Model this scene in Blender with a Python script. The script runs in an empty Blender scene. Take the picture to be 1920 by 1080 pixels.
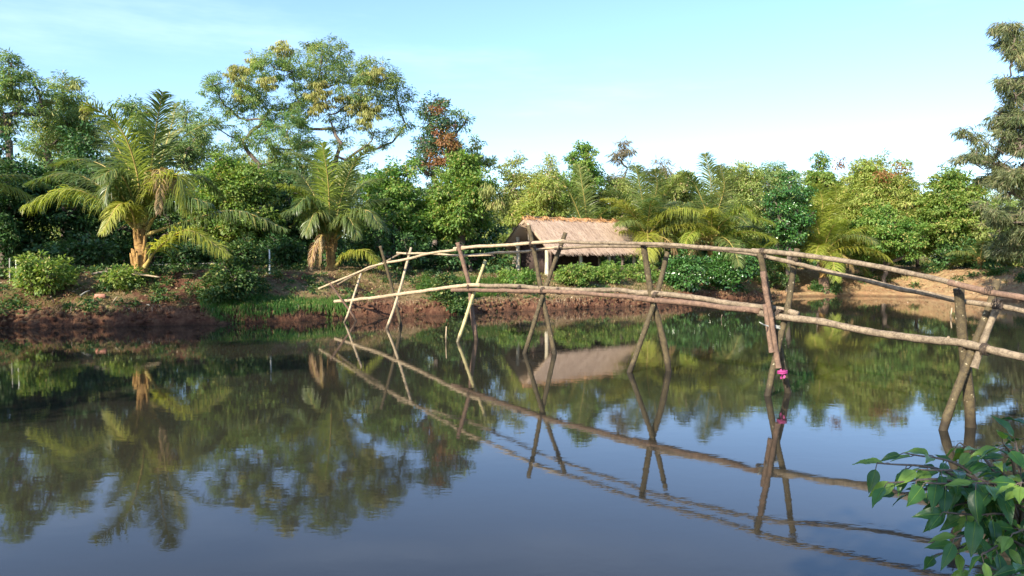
import bpy, math, random
import numpy as np
from mathutils import Vector, Matrix
R = math.radians
rng = np.random.default_rng(7)
random.seed(7)
sc = bpy.context.scene
col = sc.collection
F = 1493.0; CZ = 2.5; PITCH = math.atan(60 / F)

# ---------------------------------------------------------------- helpers
def P(px, py, D):
    """world point seen at photo pixel (1920x1080) at world depth Y = D"""
    a = (px - 960) / F; b = (540 - py) / F
    y = math.cos(PITCH) + b * math.sin(PITCH); z = -math.sin(PITCH) + b * math.cos(PITCH)
    k = D / y
    return np.array([a * k, D, CZ + z * k])
def W(px, py, h=0.0):
    """point on the level z=h seen at photo pixel"""
    a = (px - 960) / F; b = (540 - py) / F
    y = math.cos(PITCH) + b * math.sin(PITCH); z = -math.sin(PITCH) + b * math.cos(PITCH)
    k = (h - CZ) / z
    return np.array([a * k, y * k, h])
def nrm(v):
    v = np.asarray(v, float); l = np.linalg.norm(v, axis=-1, keepdims=True); return v / np.maximum(l, 1e-9)
def vn(x, y, s=0):
    xi = np.floor(x); yi = np.floor(y); fx = x - xi; fy = y - yi
    fx = fx * fx * (3 - 2 * fx); fy = fy * fy * (3 - 2 * fy)
    h = lambda a, b: np.modf(np.abs(np.sin(a * 127.1 + b * 311.7 + s * 74.7) * 43758.5453))[0]
    return (h(xi, yi) * (1 - fx) + h(xi + 1, yi) * fx) * (1 - fy) + (h(xi, yi + 1) * (1 - fx) + h(xi + 1, yi + 1) * fx) * fy
def fbm(x, y, o=4, s=0):
    t = 0; a = .5; f = 1
    for i in range(o):
        t = t + a * (vn(x * f, y * f, s + i) - .5) * 2; a *= .5; f *= 2.03
    return t

class MB:
    def __init__(s): s.V = []; s.F = {3: [], 4: []}; s.A = {3: [], 4: []}; s.B = {3: [], 4: []}; s.n = 0
    def add(s, v, f, a=None, b=None):
        v = np.asarray(v, np.float32).reshape(-1, 3); f = np.asarray(f, np.int64); k = f.shape[1]; m = len(f)
        s.V.append(v); s.F[k].append(f + s.n); s.n += len(v)
        s.A[k].append(np.broadcast_to(np.asarray(0.5 if a is None else a, np.float32), (m,)))
        s.B[k].append(np.broadcast_to(np.asarray(0.5 if b is None else b, np.float32), (m,)))
    def tube(s, pts, rad, n=7, a=None, b=None, cap=True):
        p = np.asarray(pts, float); m = len(p); r = np.broadcast_to(np.asarray(rad, float), (m,))
        t = nrm(np.gradient(p, axis=0)); ref = np.array([0, 0, 1.]) if abs(t[0][2]) < .9 else np.array([1., 0, 0])
        u = nrm(np.cross(t, ref)); w = np.cross(t, u); an = np.arange(n) * 2 * math.pi / n
        v = p[:, None] + r[:, None, None] * (u[:, None] * np.cos(an)[None, :, None] + w[:, None] * np.sin(an)[None, :, None])
        i = np.arange(m - 1)[:, None] * n; j = np.arange(n)[None]; j2 = (j + 1) % n
        f = np.stack([i + j, i + j2, i + n + j2, i + n + j], -1).reshape(-1, 4)
        base = s.n
        s.add(v.reshape(-1, 3), f, a, b)
        if cap:
            for e, k in ((0, 0), (m - 1, (m - 1) * n)):
                j = np.arange(n); cf = np.stack([base + k + j, base + k + (j + 1) % n, np.full(n, s.n)], -1) - s.n
                s.add(p[e:e + 1], cf, a, b)
    def box(s, c, sx, sy, sz, rz=0, tilt=None):
        v = np.array([[x, y, z] for x in (-.5, .5) for y in (-.5, .5) for z in (-.5, .5)]) * [sx, sy, sz]
        M = np.array(Matrix.Rotation(rz, 3, 'Z')); 
        if tilt is not None: M = M @ np.array(Matrix.Rotation(tilt, 3, 'Y'))
        s.add(v @ M.T + np.asarray(c), [[0, 1, 3, 2], [4, 6, 7, 5], [0, 4, 5, 1], [2, 3, 7, 6], [0, 2, 6, 4], [1, 5, 7, 3]])
    def leaves(s, p, d, nn, L, Wd, a, b, fold=.12):
        d = nrm(d); sd = nrm(np.cross(d, nn)); nn = np.cross(sd, d); L = np.broadcast_to(L, (len(p),))[:, None]; Wd = np.broadcast_to(Wd, (len(p),))[:, None]
        mid = p + d * L * .45 + nn * L * fold * .6
        v = np.stack([p, mid - sd * Wd / 2 + nn * Wd * fold, p + d * L - nn * L * .08, mid + sd * Wd / 2 + nn * Wd * fold], 1)
        i = np.arange(len(p))[:, None] * 4
        f = np.concatenate([i + [0, 1, 2], i + [0, 2, 3]], 0)
        s.add(v.reshape(-1, 3), f, np.concatenate([a, a]), np.concatenate([b, b]))
    def mesh(s, name, mat, smooth=False, origin=None):
        V = np.concatenate(s.V); me = bpy.data.meshes.new(name)
        if origin is not None: V = V - np.asarray(origin, np.float32)
        fs = [np.concatenate(s.F[k]) for k in (3, 4) if s.F[k]]
        ks = [f.shape[1] for f in fs]; loops = np.concatenate([f.ravel() for f in fs])
        tot = np.concatenate([np.full(len(f), k) for f, k in zip(fs, ks)]); st = np.concatenate([[0], np.cumsum(tot)[:-1]])
        me.vertices.add(len(V)); me.vertices.foreach_set('co', V.astype(np.float32).ravel())
        me.loops.add(len(loops)); me.loops.foreach_set('vertex_index', loops.astype(np.int32))
        me.polygons.add(len(tot)); me.polygons.foreach_set('loop_start', st.astype(np.int32)); me.polygons.foreach_set('loop_total', tot.astype(np.int32))
        for nm, D in (('leaf', s.A), ('tuft', s.B)):
            at = me.attributes.new(nm, 'FLOAT', 'FACE'); at.data.foreach_set('value', np.concatenate([np.concatenate(D[k]) for k in (3, 4) if D[k]]).astype(np.float32))
        me.materials.append(mat)
        if smooth: me.polygons.foreach_set('use_smooth', np.ones(len(tot), bool))
        me.update(calc_edges=True); me.validate()
        return me
    def obj(s, name, mat, parent=None, smooth=False, origin=None):
        """one mesh object; origin = world position of its parent / its own base"""
        o = bpy.data.objects.new(name, s.mesh(name, mat, smooth, origin)); col.objects.link(o)
        if parent is not None: o.parent = parent
        elif origin is not None: o.location = origin
        return o
def tag(o, label=None, cat=None, group=None, kind=None):
    for k, v in (('label', label), ('category', cat), ('group', group), ('kind', kind)):
        if v: o[k] = v
    return o
def thing(name, loc, label, cat, group=None):
    o = bpy.data.objects.new(name, None); o.empty_display_size = .3; col.objects.link(o); o.location = loc
    return tag(o, label, cat, group)
def cat(pts, n=16):
    """Catmull-Rom through control points (any dimension)"""
    p = np.asarray(pts, float); p = np.vstack([2 * p[0] - p[1], p, 2 * p[-1] - p[-2]]); out = []
    for i in range(1, len(p) - 2):
        t = np.linspace(0, 1, n, endpoint=False)[:, None]; a, b, c, d = p[i - 1:i + 3]
        out.append(.5 * (2 * b + (c - a) * t + (2 * a - 5 * b + 4 * c - d) * t ** 2 + (3 * b - a - 3 * c + d) * t ** 3))
    out.append(p[-2][None]); return np.vstack(out)

# ---------------------------------------------------------------- materials
class NT:
    def __init__(s, name):
        s.m = bpy.data.materials.new(name); s.m.use_nodes = True; s.t = s.m.node_tree; s.t.nodes.clear()
        s.out = s.n('ShaderNodeOutputMaterial')
    def n(s, k, **kw):
        x = s.t.nodes.new(k)
        for a, b in kw.items():
            if hasattr(x, a): setattr(x, a, b)
        return x
    def l(s, a, b): s.t.links.new(a, b)
    def val(s, sock, v):
        if hasattr(v, 'is_output') or isinstance(v, bpy.types.NodeSocket): s.l(v, sock)
        else: sock.default_value = v if not isinstance(v, (tuple, list)) or len(v) == 4 else (*v, 1) if sock.type == 'RGBA' else v
    def math(s, op, a, b=0., c=None, clamp=False):
        x = s.n('ShaderNodeMath', operation=op, use_clamp=clamp); s.val(x.inputs[0], a); s.val(x.inputs[1], b)
        if c is not None: s.val(x.inputs[2], c)
        return x.outputs[0]
    def mix(s, f, a, b, t='MIX'):
        x = s.n('ShaderNodeMix', data_type='RGBA', blend_type=t); s.val(x.inputs[0], f); s.val(x.inputs[6], a); s.val(x.inputs[7], b); return x.outputs[2]
    def noise(s, vec, scale, detail=4, rough=.55, dist=0.):
        x = s.n('ShaderNodeTexNoise'); s.val(x.inputs['Vector'], vec); x.inputs['Scale'].default_value = scale; x.inputs['Detail'].default_value = detail
        x.inputs['Roughness'].default_value = rough; x.inputs['Distortion'].default_value = dist; return x.outputs[0]
    def ramp(s, f, lo, hi):
        x = s.n('ShaderNodeMapRange', interpolation_type='SMOOTHSTEP'); s.val(x.inputs[0], f); x.inputs[1].default_value = lo; x.inputs[2].default_value = hi; return x.outputs[0]
    def pos(s, sc=(1, 1, 1), obj=False):
        g = s.n('ShaderNodeTexCoord').outputs['Object'] if obj else s.n('ShaderNodeNewGeometry').outputs['Position']
        x = s.n('ShaderNodeMapping'); s.l(g, x.inputs[0]); x.inputs['Scale'].default_value = sc; return x.outputs[0]
    def attr(s, name): return s.n('ShaderNodeAttribute', attribute_name=name).outputs['Fac']
    def bsdf(s, c, rough=.8, spec=.3, bump=None, bs=.5, bd=.02, **kw):
        x = s.n('ShaderNodeBsdfPrincipled'); s.val(x.inputs['Base Color'], c); s.val(x.inputs['Roughness'], rough); s.val(x.inputs['Specular IOR Level'], spec)
        if bump is not None:
            b = s.n('ShaderNodeBump'); b.inputs['Strength'].default_value = bs; b.inputs['Distance'].default_value = bd; s.l(bump, b.inputs['Height']); s.l(b.outputs[0], x.inputs['Normal'])
        for k, v in kw.items(): s.val(x.inputs[k], v)
        return x
    def end(s, sh): s.l(sh, s.out.inputs[0]); return s.m

def leaf_mat(name, A, B, C, trans=.3, rough=.5, spec=.35, cf=.85):
    """A..B vary from tuft to tuft, C is the odd leaf of another colour"""
    t = NT(name); f = t.attr('tuft'); l = t.attr('leaf')
    c = t.mix(f, A, B); c = t.mix(t.ramp(l, cf, cf + .12), c, C)
    v = t.math('MULTIPLY_ADD', l, .5, .75)
    hs = t.n('ShaderNodeHueSaturation'); t.l(c, hs.inputs['Color']); t.l(v, hs.inputs['Value'])
    ob = t.n('ShaderNodeObjectInfo').outputs['Random']; t.l(t.math('MULTIPLY_ADD', ob, .02, .49), hs.inputs['Hue'])
    c = hs.outputs[0]
    p = t.bsdf(c, rough, spec); tr = t.n('ShaderNodeBsdfTranslucent')
    t.l(t.mix(1., c, (1.5, 1.5, .7, 1), 'MULTIPLY'), tr.inputs[0])
    m = t.n('ShaderNodeMixShader'); m.inputs[0].default_value = trans; t.l(p.outputs[0], m.inputs[1]); t.l(tr.outputs[0], m.inputs[2])
    return t.end(m.outputs[0])
def wood_mat(name, A, B, scale=(9, 9, 9), bd=.01, rough=.8, wet=False, spots=None):
    t = NT(name); n1 = t.noise(t.pos(scale), 1., 5, .6); n2 = t.noise(t.pos((2.2, 2.2, 2.2)), 1., 3)
    n1 = t.math('ADD', t.math('MULTIPLY', n1, .6), t.math('MULTIPLY', t.noise(t.pos(tuple(q * 4 for q in scale)), 1., 4, .7), .4)); c = t.mix(t.ramp(n1, .38, .62), A, B); c = t.mix(t.math('MULTIPLY', t.ramp(n2, .45, .75), .5), c, tuple(x * .45 for x in A))
    if spots: c = t.mix(t.ramp(t.noise(t.pos((14, 14, 14)), 1., 2), .66, .72), c, spots)
    if wet:
        z = t.n('ShaderNodeSeparateXYZ'); t.l(t.n('ShaderNodeNewGeometry').outputs['Position'], z.inputs[0])
        c = t.mix(t.math('MULTIPLY', t.ramp(z.outputs[2], .26, .08), .75), c, (.02, .015, .01))
    return t.end(t.bsdf(c, rough, .3, n1, .6, bd).outputs[0])
M = {}
M['feather'] = leaf_mat('feathery_leaf', (.12, .23, .08), (.26, .34, .12), (.36, .35, .14), .42)
M['feather_blue'] = leaf_mat('bluish_leaf', (.05, .12, .06), (.12, .19, .07), (.22, .11, .06), .3)
M['pods'] = leaf_mat('seed_pod', (.28, .30, .085), (.42, .42, .15), (.30, .22, .09), .4)
M['bright'] = leaf_mat('bright_leaf', (.085, .19, .035), (.25, .34, .075), (.30, .27, .09), .4)
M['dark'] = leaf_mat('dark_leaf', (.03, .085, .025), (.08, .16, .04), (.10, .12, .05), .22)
M['olive'] = leaf_mat('olive_leaf', (.20, .28, .075), (.38, .42, .14), (.36, .27, .16), .4)
M['yellow'] = leaf_mat('yellowish_leaf', (.23, .31, .06), (.40, .42, .12), (.42, .30, .13), .42)
M['glossy'] = leaf_mat('glossy_leaf', (.04, .12, .025), (.09, .19, .045), (.3, .34, .12), .2, .22, .8, .92)
M['casu'] = leaf_mat('casuarina_needle', (.17, .22, .10), (.31, .33, .17), (.34, .29, .18), .45)
M['casufar'] = leaf_mat('casuarina_needle_brownish', (.27, .23, .17), (.30, .30, .18), (.34, .27, .2), .4)
M['red'] = leaf_mat('reddish_leaf', (.20, .07, .03), (.26, .14, .05), (.10, .13, .04), .3)
M['palm'] = leaf_mat('palm_leaflet', (.09, .15, .045), (.19, .23, .07), (.33, .26, .08), .45, .38, .5, .92)
M['palmyel'] = leaf_mat('palm_leaflet_yellow', (.20, .27, .045), (.36, .37, .07), (.42, .32, .08), .5, .38, .5, .93)
M['palmdead'] = leaf_mat('palm_leaflet_dry', (.26, .17, .08), (.36, .25, .12), (.16, .09, .05), .25)
M['grass'] = leaf_mat('grass_blade', (.045, .14, .025), (.11, .20, .04), (.28, .24, .09), .3)
M['drygrass'] = leaf_mat('dry_grass_blade', (.20, .16, .07), (.16, .20, .06), (.36, .27, .14), .3)
M['weed'] = leaf_mat('weed_leaf', (.03, .085, .022), (.08, .14, .035), (.22, .22, .07), .3)
M['near'] = leaf_mat('near_leaf', (.03, .11, .03), (.06, .17, .035), (.13, .23, .04), .3, .36, .45, .84)
M['litter'] = leaf_mat('dry_leaf', (.22, .13, .07), (.34, .24, .14), (.5, .42, .3), .1, .7)
M['bark'] = wood_mat('bark', (.17, .13, .10), (.07, .055, .045), (5, 5, 1.5), .03)
M['barkpale'] = wood_mat('bark_pale', (.26, .21, .16), (.12, .10, .08), (6, 6, 2), .02)
M['palmtrunk'] = wood_mat('palm_trunk', (.36, .22, .07), (.17, .09, .035), (7, 7, 14), .04)
M['rachis'] = wood_mat('palm_stalk', (.42, .33, .10), (.30, .22, .07), (6, 6, 6), .004, .5)
M['pole'] = wood_mat('weathered_pole', (.27, .21, .14), (.12, .09, .06), (10, 10, 10), .008, wet=True)
M['polepale'] = wood_mat('pale_pole', (.47, .37, .24), (.32, .24, .15), (10, 10, 10), .006, wet=True)
M['polered'] = wood_mat('reddish_pole', (.215, .135, .09), (.11, .07, .05), (10, 10, 10), .008, wet=True)
M['poledark'] = wood_mat('mossy_dark_pole', (.105, .08, .04), (.05, .038, .022), (12, 12, 12), .012, wet=True, spots=(.34, .29, .18))
M['bamboo'] = wood_mat('yellow_bamboo', (.42, .37, .17), (.30, .24, .11), (6, 6, 6), .004, .45, wet=True)
M['post'] = wood_mat('limed_post', (.55, .50, .38), (.38, .31, .20), (8, 8, 3), .01)
M['rope'] = wood_mat('dark_lashing', (.045, .035, .03), (.10, .07, .05), (60, 60, 60), .003)
M['strap'] = wood_mat('pale_strap', (.55, .56, .50), (.35, .36, .33), (30, 30, 30), .003, .5)
def plain(name, A, B, s=20, rough=.7, bd=.003):
    t = NT(name); n = t.noise(t.pos((s, s, s)), 1., 4); return t.end(t.bsdf(t.mix(n, A, B), rough, .3, n, .5, bd).outputs[0])
M['pink'] = plain('pink_cloth', (.38, .05, .2), (.25, .03, .12), 60)
M['brick'] = plain('pinkish_brick', (.5, .24, .17), (.38, .16, .1), 25)
M['white'] = plain('white_paint', (.72, .72, .66), (.5, .5, .44), 12)
M['grey'] = plain('grey_weathered', (.32, .31, .27), (.2, .19, .16), 12)
M['inside'] = wood_mat('shade_dark_slats', (.09, .06, .05), (.05, .035, .03), (4, 4, 20), .01)  # near-black tone carries the shade of the hut's interior
# thatch
t = NT('thatch'); l = t.attr('leaf'); f = t.attr('tuft')
c = t.mix(f, (.36, .255, .18), (.58, .44, .32)); c = t.mix(t.ramp(l, .0, .25), (.16, .09, .065), c); M['thatch'] = t.end(t.bsdf(c, .85, .2).outputs[0])
t = NT('thatch_ridge'); l = t.attr('leaf'); c = t.mix(l, (.5, .24, .09), (.62, .38, .18)); M['ridge'] = t.end(t.bsdf(c, .85, .2).outputs[0])
# ground: red laterite soil, litter, mossy green
t = NT('soil'); p = t.pos()
n1 = t.noise(p, .35, 5, .6); n2 = t.noise(p, 2.3, 6, .65); n3 = t.noise(p, 9., 5, .7)
soil = t.mix(t.ramp(n2, .35, .65), (.085, .036, .022), (.18, .09, .052)); soil = t.mix(t.math('MULTIPLY', t.ramp(n3, .5, .7), .45), soil, (.36, .20, .11))
lit = t.mix(t.ramp(n3, .4, .6), (.22, .15, .07), (.36, .27, .14)); grn = t.mix(n3, (.05, .085, .022), (.14, .16, .05))
up = t.n('ShaderNodeSeparateXYZ'); t.l(t.n('ShaderNodeNewGeometry').outputs['True Normal'], up.inputs[0])
sp = t.n('ShaderNodeSeparateXYZ'); t.l(p, sp.inputs[0])
flat = t.ramp(up.outputs[2], .55, .9)
c = t.mix(t.math('MULTIPLY', t.math('MULTIPLY', t.ramp(n1, .42, .6), flat), .8), soil, lit)
c = t.mix(t.math('MULTIPLY', t.math('MULTIPLY', t.ramp(n2, .46, .62), flat), t.ramp(sp.outputs[2], .5, 1.1)), c, grn)
dryr = t.ramp(sp.outputs[0], 13, 19)
c = t.mix(t.math('MULTIPLY', dryr, .75), c, t.mix(t.ramp(n2, .35, .65), (.40, .23, .12), (.46, .33, .17)))
c = t.mix(t.math('MULTIPLY', t.ramp(n3, .58, .72), .6), c, (.07, .04, .022))
wet = t.ramp(sp.outputs[2], .16, .03); c = t.mix(t.math('MULTIPLY', wet, .6), c, (.06, .03, .018))
h = t.math('ADD', t.math('ADD', n2, t.math('MULTIPLY', n3, .6)), t.math('MULTIPLY', t.noise(t.pos((6, 6, 2.5)), 2.2, 4, .7, .6), .35)); M['soil'] = t.end(t.bsdf(c, .9, .15, h, 1., .22).outputs[0])
# water
t = NT('pond_water'); p = t.pos(); 
w1 = t.noise(t.pos((1, 1.6, 1)), 2.2, 3, .5, .3); w2 = t.noise(t.pos((1, 1.5, 1)), 9., 2, .5); pat = t.ramp(t.noise(t.pos((.6, 1.4, 1)), .16, 3), .38, .62)
h = t.math('ADD', t.math('MULTIPLY', w1, 1.), t.math('MULTIPLY', t.math('MULTIPLY', w2, .32), t.math('ADD', pat, .35)))
b = t.n('ShaderNodeBump'); b.inputs['Strength'].default_value = 1.; b.inputs['Distance'].default_value = .0008; t.l(h, b.inputs['Height'])
mud = t.mix(t.ramp(t.noise(p, .12, 3), .3, .7), (.019, .018, .014), (.028, .025, .017))
pr = t.bsdf(mud, .03, .5, IOR=1.33); t.l(b.outputs[0], pr.inputs['Normal']); M['water'] = t.end(pr.outputs[0])

# ---------------------------------------------------------------- terrain
SH = np.array([[-60, 12], [-40, 19], [-25, 25.2], [-17.8, 27.6], [-14.4, 28.2], [-10.9, 29.2], [-8.2, 30.7], [-6.8, 31.8], [-4.9, 33.3], [-2.5, 33.9], [0, 36.2], [2.5, 37.3], [5.8, 39.3], [7.9, 40.6],
               [10.5, 43.4], [14.7, 46.6], [17.7, 49], [21.6, 50.4], [25.3, 47.8], [27.9, 43.4], [33, 37], [45, 30], [60, 26]], float)
def sdist(x, y):
    far = (y - np.interp(x, SH[:, 0], SH[:, 1])) * .82
    near = 2.4 - y + .35 * np.sin(x * .7); left = (-18.3 - x) * .9; right = (x - 36) * .8
    return np.maximum(np.maximum(far, near), np.maximum(left, right))
def ground(x, y, detail=True):
    x = np.asarray(x, float); y = np.asarray(y, float); s = sdist(x, y)
    if detail: s = s + .34 * fbm(x * .9, y * .9, 3, 3) + .20 * fbm(x * 3.3, y * 3.3, 4, 9)
    top = np.interp(x, [-30, -12, -6, 0, 8, 14, 20, 30], [1.85, 1.85, 1.75, 1.5, 1.45, 1.5, 1.6, 1.65]); sc_h = np.interp(x, [-30, -6, 2, 12, 16, 30], [.55, .5, .42, .4, .22, .2])
    nearb = y < 8; top = np.where(nearb, .95, top); sc_h = np.where(nearb, .3, sc_h)
    run = np.interp(x, [-30, -12, -6, 0, 12, 20], [3.0, 3., 4.5, 4., 3.5, 5.])
    run = np.where(nearb, 1.5, run)
    u = np.clip(s / .28, 0, 1); v = np.clip((s - .28) / run, 0, 1); v = v * v * (3 - 2 * v) * .5 + v * .5
    z = np.where(s < 0, np.maximum(-1.4, s * .45), sc_h * u ** .7 + (top - sc_h) * v)
    if detail: z = z + np.clip(s, 0, 1.) * (.13 * fbm(x * .8, y * .8, 4, 5) + .07 * fbm(x * 4.5, y * 4.5, 3, 6))
    return z
def G(x, y): return float(ground(np.array([x]), np.array([y]))[0])
def axis(parts): return np.unique(np.concatenate([np.linspace(a, b, n) for a, b, n in parts]))
xs = axis([(-700, -80, 14), (-80, -26, 50), (-26, -1, 190), (-1, 32, 210), (32, 80, 45), (80, 700, 14)])
ys = axis([(-600, -30, 14), (-30, 0, 30), (0, 6, 50), (6, 22, 25), (22, 54, 290), (54, 100, 60), (100, 1200, 22)])
X, Y = np.meshgrid(xs, ys); Z = ground(X, Y)
m = MB(); nx = len(xs); i = (np.arange(len(ys) - 1)[:, None] * nx + np.arange(nx - 1)[None]).ravel()
m.add(np.stack([X, Y, Z], -1).reshape(-1, 3), np.stack([i, i + 1, i + 1 + nx, i + nx], -1))
tag(m.obj('ground', M['soil'], smooth=True), kind='structure')
m = MB(); m.add([[-70, -2, 0], [70, -2, 0], [70, 62, 0], [-70, 62, 0]], [[0, 1, 2, 3]])
tag(m.obj('water', M['water']), kind='structure')

# ---------------------------------------------------------------- trees
KIND = {  # leaf length, width, spray radius, leaves per spray, gravity, coverage, material
    'feather': (.25, .055, .45, 58, .6, 1.1, 'feather'),
    'blue': (.20, .08, .42, 42, .35, .85, 'feather_blue'),
    'bright': (.19, .10, .36, 40, .4, 1.15, 'bright'),
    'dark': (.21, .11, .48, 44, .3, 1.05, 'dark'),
    'olive': (.20, .08, .38, 42, .35, 1.1, 'olive'),
    'yellow': (.24, .065, .38, 42, .5, 1.1, 'yellow'),
    'glossy': (.17, .095, .34, 32, .15, 1.25, 'glossy'),
    'weed': (.13, .075, .26, 30, .25, 1.1, 'weed'),
    'weedbright': (.13, .075, .28, 30, .25, 1.1, 'bright'),
    'casu': (.34, .02, .40, 85, 1.2, 1.0, 'casu'),
    'casufar': (.45, .03, .45, 40, .9, .9, 'casufar'),
    'red': (.2, .09, .35, 30, .4, 1.0, 'red'),
    'pods': (.30, .05, .26, 34, 3.0, .8, 'pods'),
}
def sphere(n): return nrm(rng.normal(size=(n, 3)))
def fill(mb, clumps, kind, dens=1.):
    L, Wd, sr, nl, grav, cov, _ = KIND[kind]
    for (c, r, sq) in clumps:
        n = max(3, int(4.2 * (r / sr) ** 2 * cov * dens)); d = sphere(n)
        rad = r * (.3 + .95 * rng.random(n) ** .9)[:, None]
        sc_ = c + d * rad * [1, 1, sq]; tone = np.clip(rng.normal(.45 + .25 * (rng.random() - .5), .26, n), 0, 1)
        k = rng.integers(int(nl * .5), int(nl * 1.4), n); idx = np.repeat(np.arange(n), k); N = len(idx)
        off = sphere(N) * (sr * rng.random(N) ** .5)[:, None] * [1, 1, .55]
        p = sc_[idx] + off
        dr = nrm(off + d[idx] * sr * .5 + rng.normal(size=(N, 3)) * sr * .45 + [0, 0, -grav * sr * .9])
        nn = nrm(d[idx] * .6 + [0, 0, .8] + rng.normal(size=(N, 3)) * .55)
        if kind in ('casu', 'casufar', 'pods'): nn = nrm(rng.normal(size=(N, 3)) + [0, -1, 0])
        s = rng.uniform(.6, 1.3, N)
        mb.leaves(p, dr, nn, L * s, Wd * s, rng.random(N), tone[idx])
def limbs(mb, base, clumps, fork, r0, twig=True, lean=(0, 0), sub=5):
    """trunk to the fork height, then limbs to every clump, radii by what they carry"""
    base = np.asarray(base, float); top = base + [lean[0], lean[1], fork]
    nodes = [base + [0, 0, -.3]]; par = [-1]
    for k in range(1, 6):
        q = base + (top - base) * k / 5 + [rng.normal() * .05 * fork ** .5, rng.normal() * .05 * fork ** .5, 0]; nodes.append(q); par.append(len(nodes) - 2)
    ends = []
    for (c, r, sq) in sorted(clumps, key=lambda q: np.linalg.norm(q[0] - top)):
        A = np.array(nodes[2:]); dv = c - A; dist = np.linalg.norm(dv, axis=1) + np.maximum(0, A[:, 2] - c[2] + .3) * 3
        j = int(np.argmin(dist)) + 2; a = nodes[j]; prev = j; ns = max(3, int(np.linalg.norm(c - a) / .7))
        bow = np.array([0, 0, -.12]) * np.linalg.norm(c - a)
        for k in range(1, ns + 1):
            u = k / ns; q = a + (c - a) * u + bow * math.sin(math.pi * u) + rng.normal(size=3) * .07 * (u < 1)
            nodes.append(q); par.append(prev); prev = len(nodes) - 1
        ends.append(prev)
        if twig:
            for _ in range(sub):
                e = c + sphere(1)[0] * r * .85 * [1, 1, sq]
                st = nodes[prev]; mid = (st + e) / 2 + rng.normal(size=3) * .1
                mb.tube([st, mid, e], [r0 * .12 + .006, r0 * .08 + .004, .004], 4, cap=False)
    w = np.zeros(len(nodes))
    for e in ends:
        w[e] += 1
    for k in range(len(nodes) - 1, 0, -1): w[par[k]] += w[k]
    w = np.maximum(w, 1); rad = r0 * (w / w.max()) ** .5
    rad = np.maximum(rad, .018); rad[0] *= 1.25
    chd = {}
    for k in range(1, len(nodes)): chd.setdefault(par[k], []).append(k)
    def walk(k, chain):
        chain = chain + [k]; c = chd.get(k, [])
        while len(c) == 1: k = c[0]; chain.append(k); c = chd.get(k, [])
        if len(chain) > 1: mb.tube([nodes[i] for i in chain], [rad[chain[min(1, len(chain) - 1)]] if q == 0 and len(chain) > 1 and chain[0] != 0 else rad[i] for q, i in enumerate(chain)], 7, cap=False)
        for x in c: walk(x, [k])
    walk(0, [])
def make_tree(name, label, cat_, base, clumps, kind, fork, r0, lean=(0, 0), extra=(), group=None, bark='bark', dens=1., sub=5, stem='trunk'):
    base = np.array(base); t_ = thing(name, base, label, cat_, group or {'tree': 'trees round the pond', 'shrub': 'shrubs round the pond'}.get(cat_))
    tm = MB(); limbs(tm, base, clumps, fork, r0, lean=lean, sub=sub); tm.obj(stem, M[bark], t_, True, base)
    cm = MB(); fill(cm, clumps, kind, dens); cm.obj('crown' if stem == 'trunk' else 'foliage', M[KIND[kind][6]], t_, False, base)
    for nm, k2, cl in extra:
        if not len(cl): continue
        for c1 in cl: em = MB(); fill(em, [c1], k2); em.obj(nm, M[KIND[k2][6]], t_, False, base)
    return t_
def gbase(px, D):
    x = (px - 960) / F * D; return np.array([x, D, G(x, D)])
def ell(px, D, top, bot, hw, n, rf=.36, seed=0, shape=1., sq=.85):
    """clumps filling an uneven crown between two photo heights"""
    g = np.random.default_rng(seed + int(px) * 7 + int(D) + 5000); s = D / F; n = int(n * 1.5); rf *= .86; hw = hw * 1.12
    a = P(px, top, D); b = P(px, bot, D); H = (a[2] - b[2]); c = (a + b) / 2; w = hw * s; out = []
    r0 = rf * min(w, H / 2)
    for k in range(n):
        d = nrm(g.normal(size=3)); q = g.uniform(.45, 1.) ; r = r0 * g.uniform(.65, 1.25)
        r = max(r, .35); hh = d[2] * q * max(.1, H / 2 - r * .8)
        taper = 1 - (shape - 1) * .5 * (hh / (H / 2) + 0) if shape != 1 else 1
        out.append((c + np.array([d[0] * q * max(.1, w - r * .8) * taper, d[1] * q * w * .75 * taper, hh]), r, sq))
    out.append((c + np.array([0, 0, H / 2 - r0 * .9]), r0, sq)); return out
def px_clumps(lst, D, seed=1, dd=2.2):
    g = np.random.default_rng(seed); return [(P(x, y, D + g.uniform(-dd, dd)), r * D / F, .85) for x, y, r in lst]

# hero feathery trees in the middle
DA = 60
A_cl = [(402, 160, 26), (432, 205, 34), (392, 225, 26), (468, 150, 32), (505, 118, 33), (452, 262, 34), (505, 205, 40), (480, 175, 28), (548, 135, 36), (540, 240, 40), (560, 190, 34), (520, 300, 24), (410, 300, 30), (440, 320, 28), (575, 265, 24), (372, 262, 26), (500, 260, 26)]
A_pod = [(446, 135, 20), (458, 175, 20), (530, 90, 16), (475, 120, 16), (500, 150, 14)]
make_tree('feathery_tree', 'tall feathery tree with broad airy crown and slim bare trunk between the two big palms', 'tree', gbase(492, DA), px_clumps(A_cl, DA), 'feather', 7.5, .19, dens=.8, extra=[('seed_cluster', 'pods', px_clumps(A_pod, DA - 1.5))])
B_cl = [(578, 84, 17), (605, 95, 26), (632, 108, 24), (600, 130, 36), (645, 140, 34), (590, 165, 26), (690, 135, 34), (720, 150, 30), (742, 165, 24), (748, 205, 20), (700, 185, 34), (668, 175, 30), (735, 240, 18), (650, 240, 20), (618, 215, 15), (700, 250, 16), (560, 115, 22), (640, 90, 14), (560, 230, 15), (640, 268, 14), (690, 272, 15), (585, 208, 15), (722, 272, 13), (655, 205, 20), (625, 240, 10), (762, 232, 14), (770, 180, 14)]
B_pod = [(598, 170, 20), (601, 198, 18), (690, 205, 21), (688, 222, 18), (705, 140, 18), (640, 180, 12), (662, 200, 12)]
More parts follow.
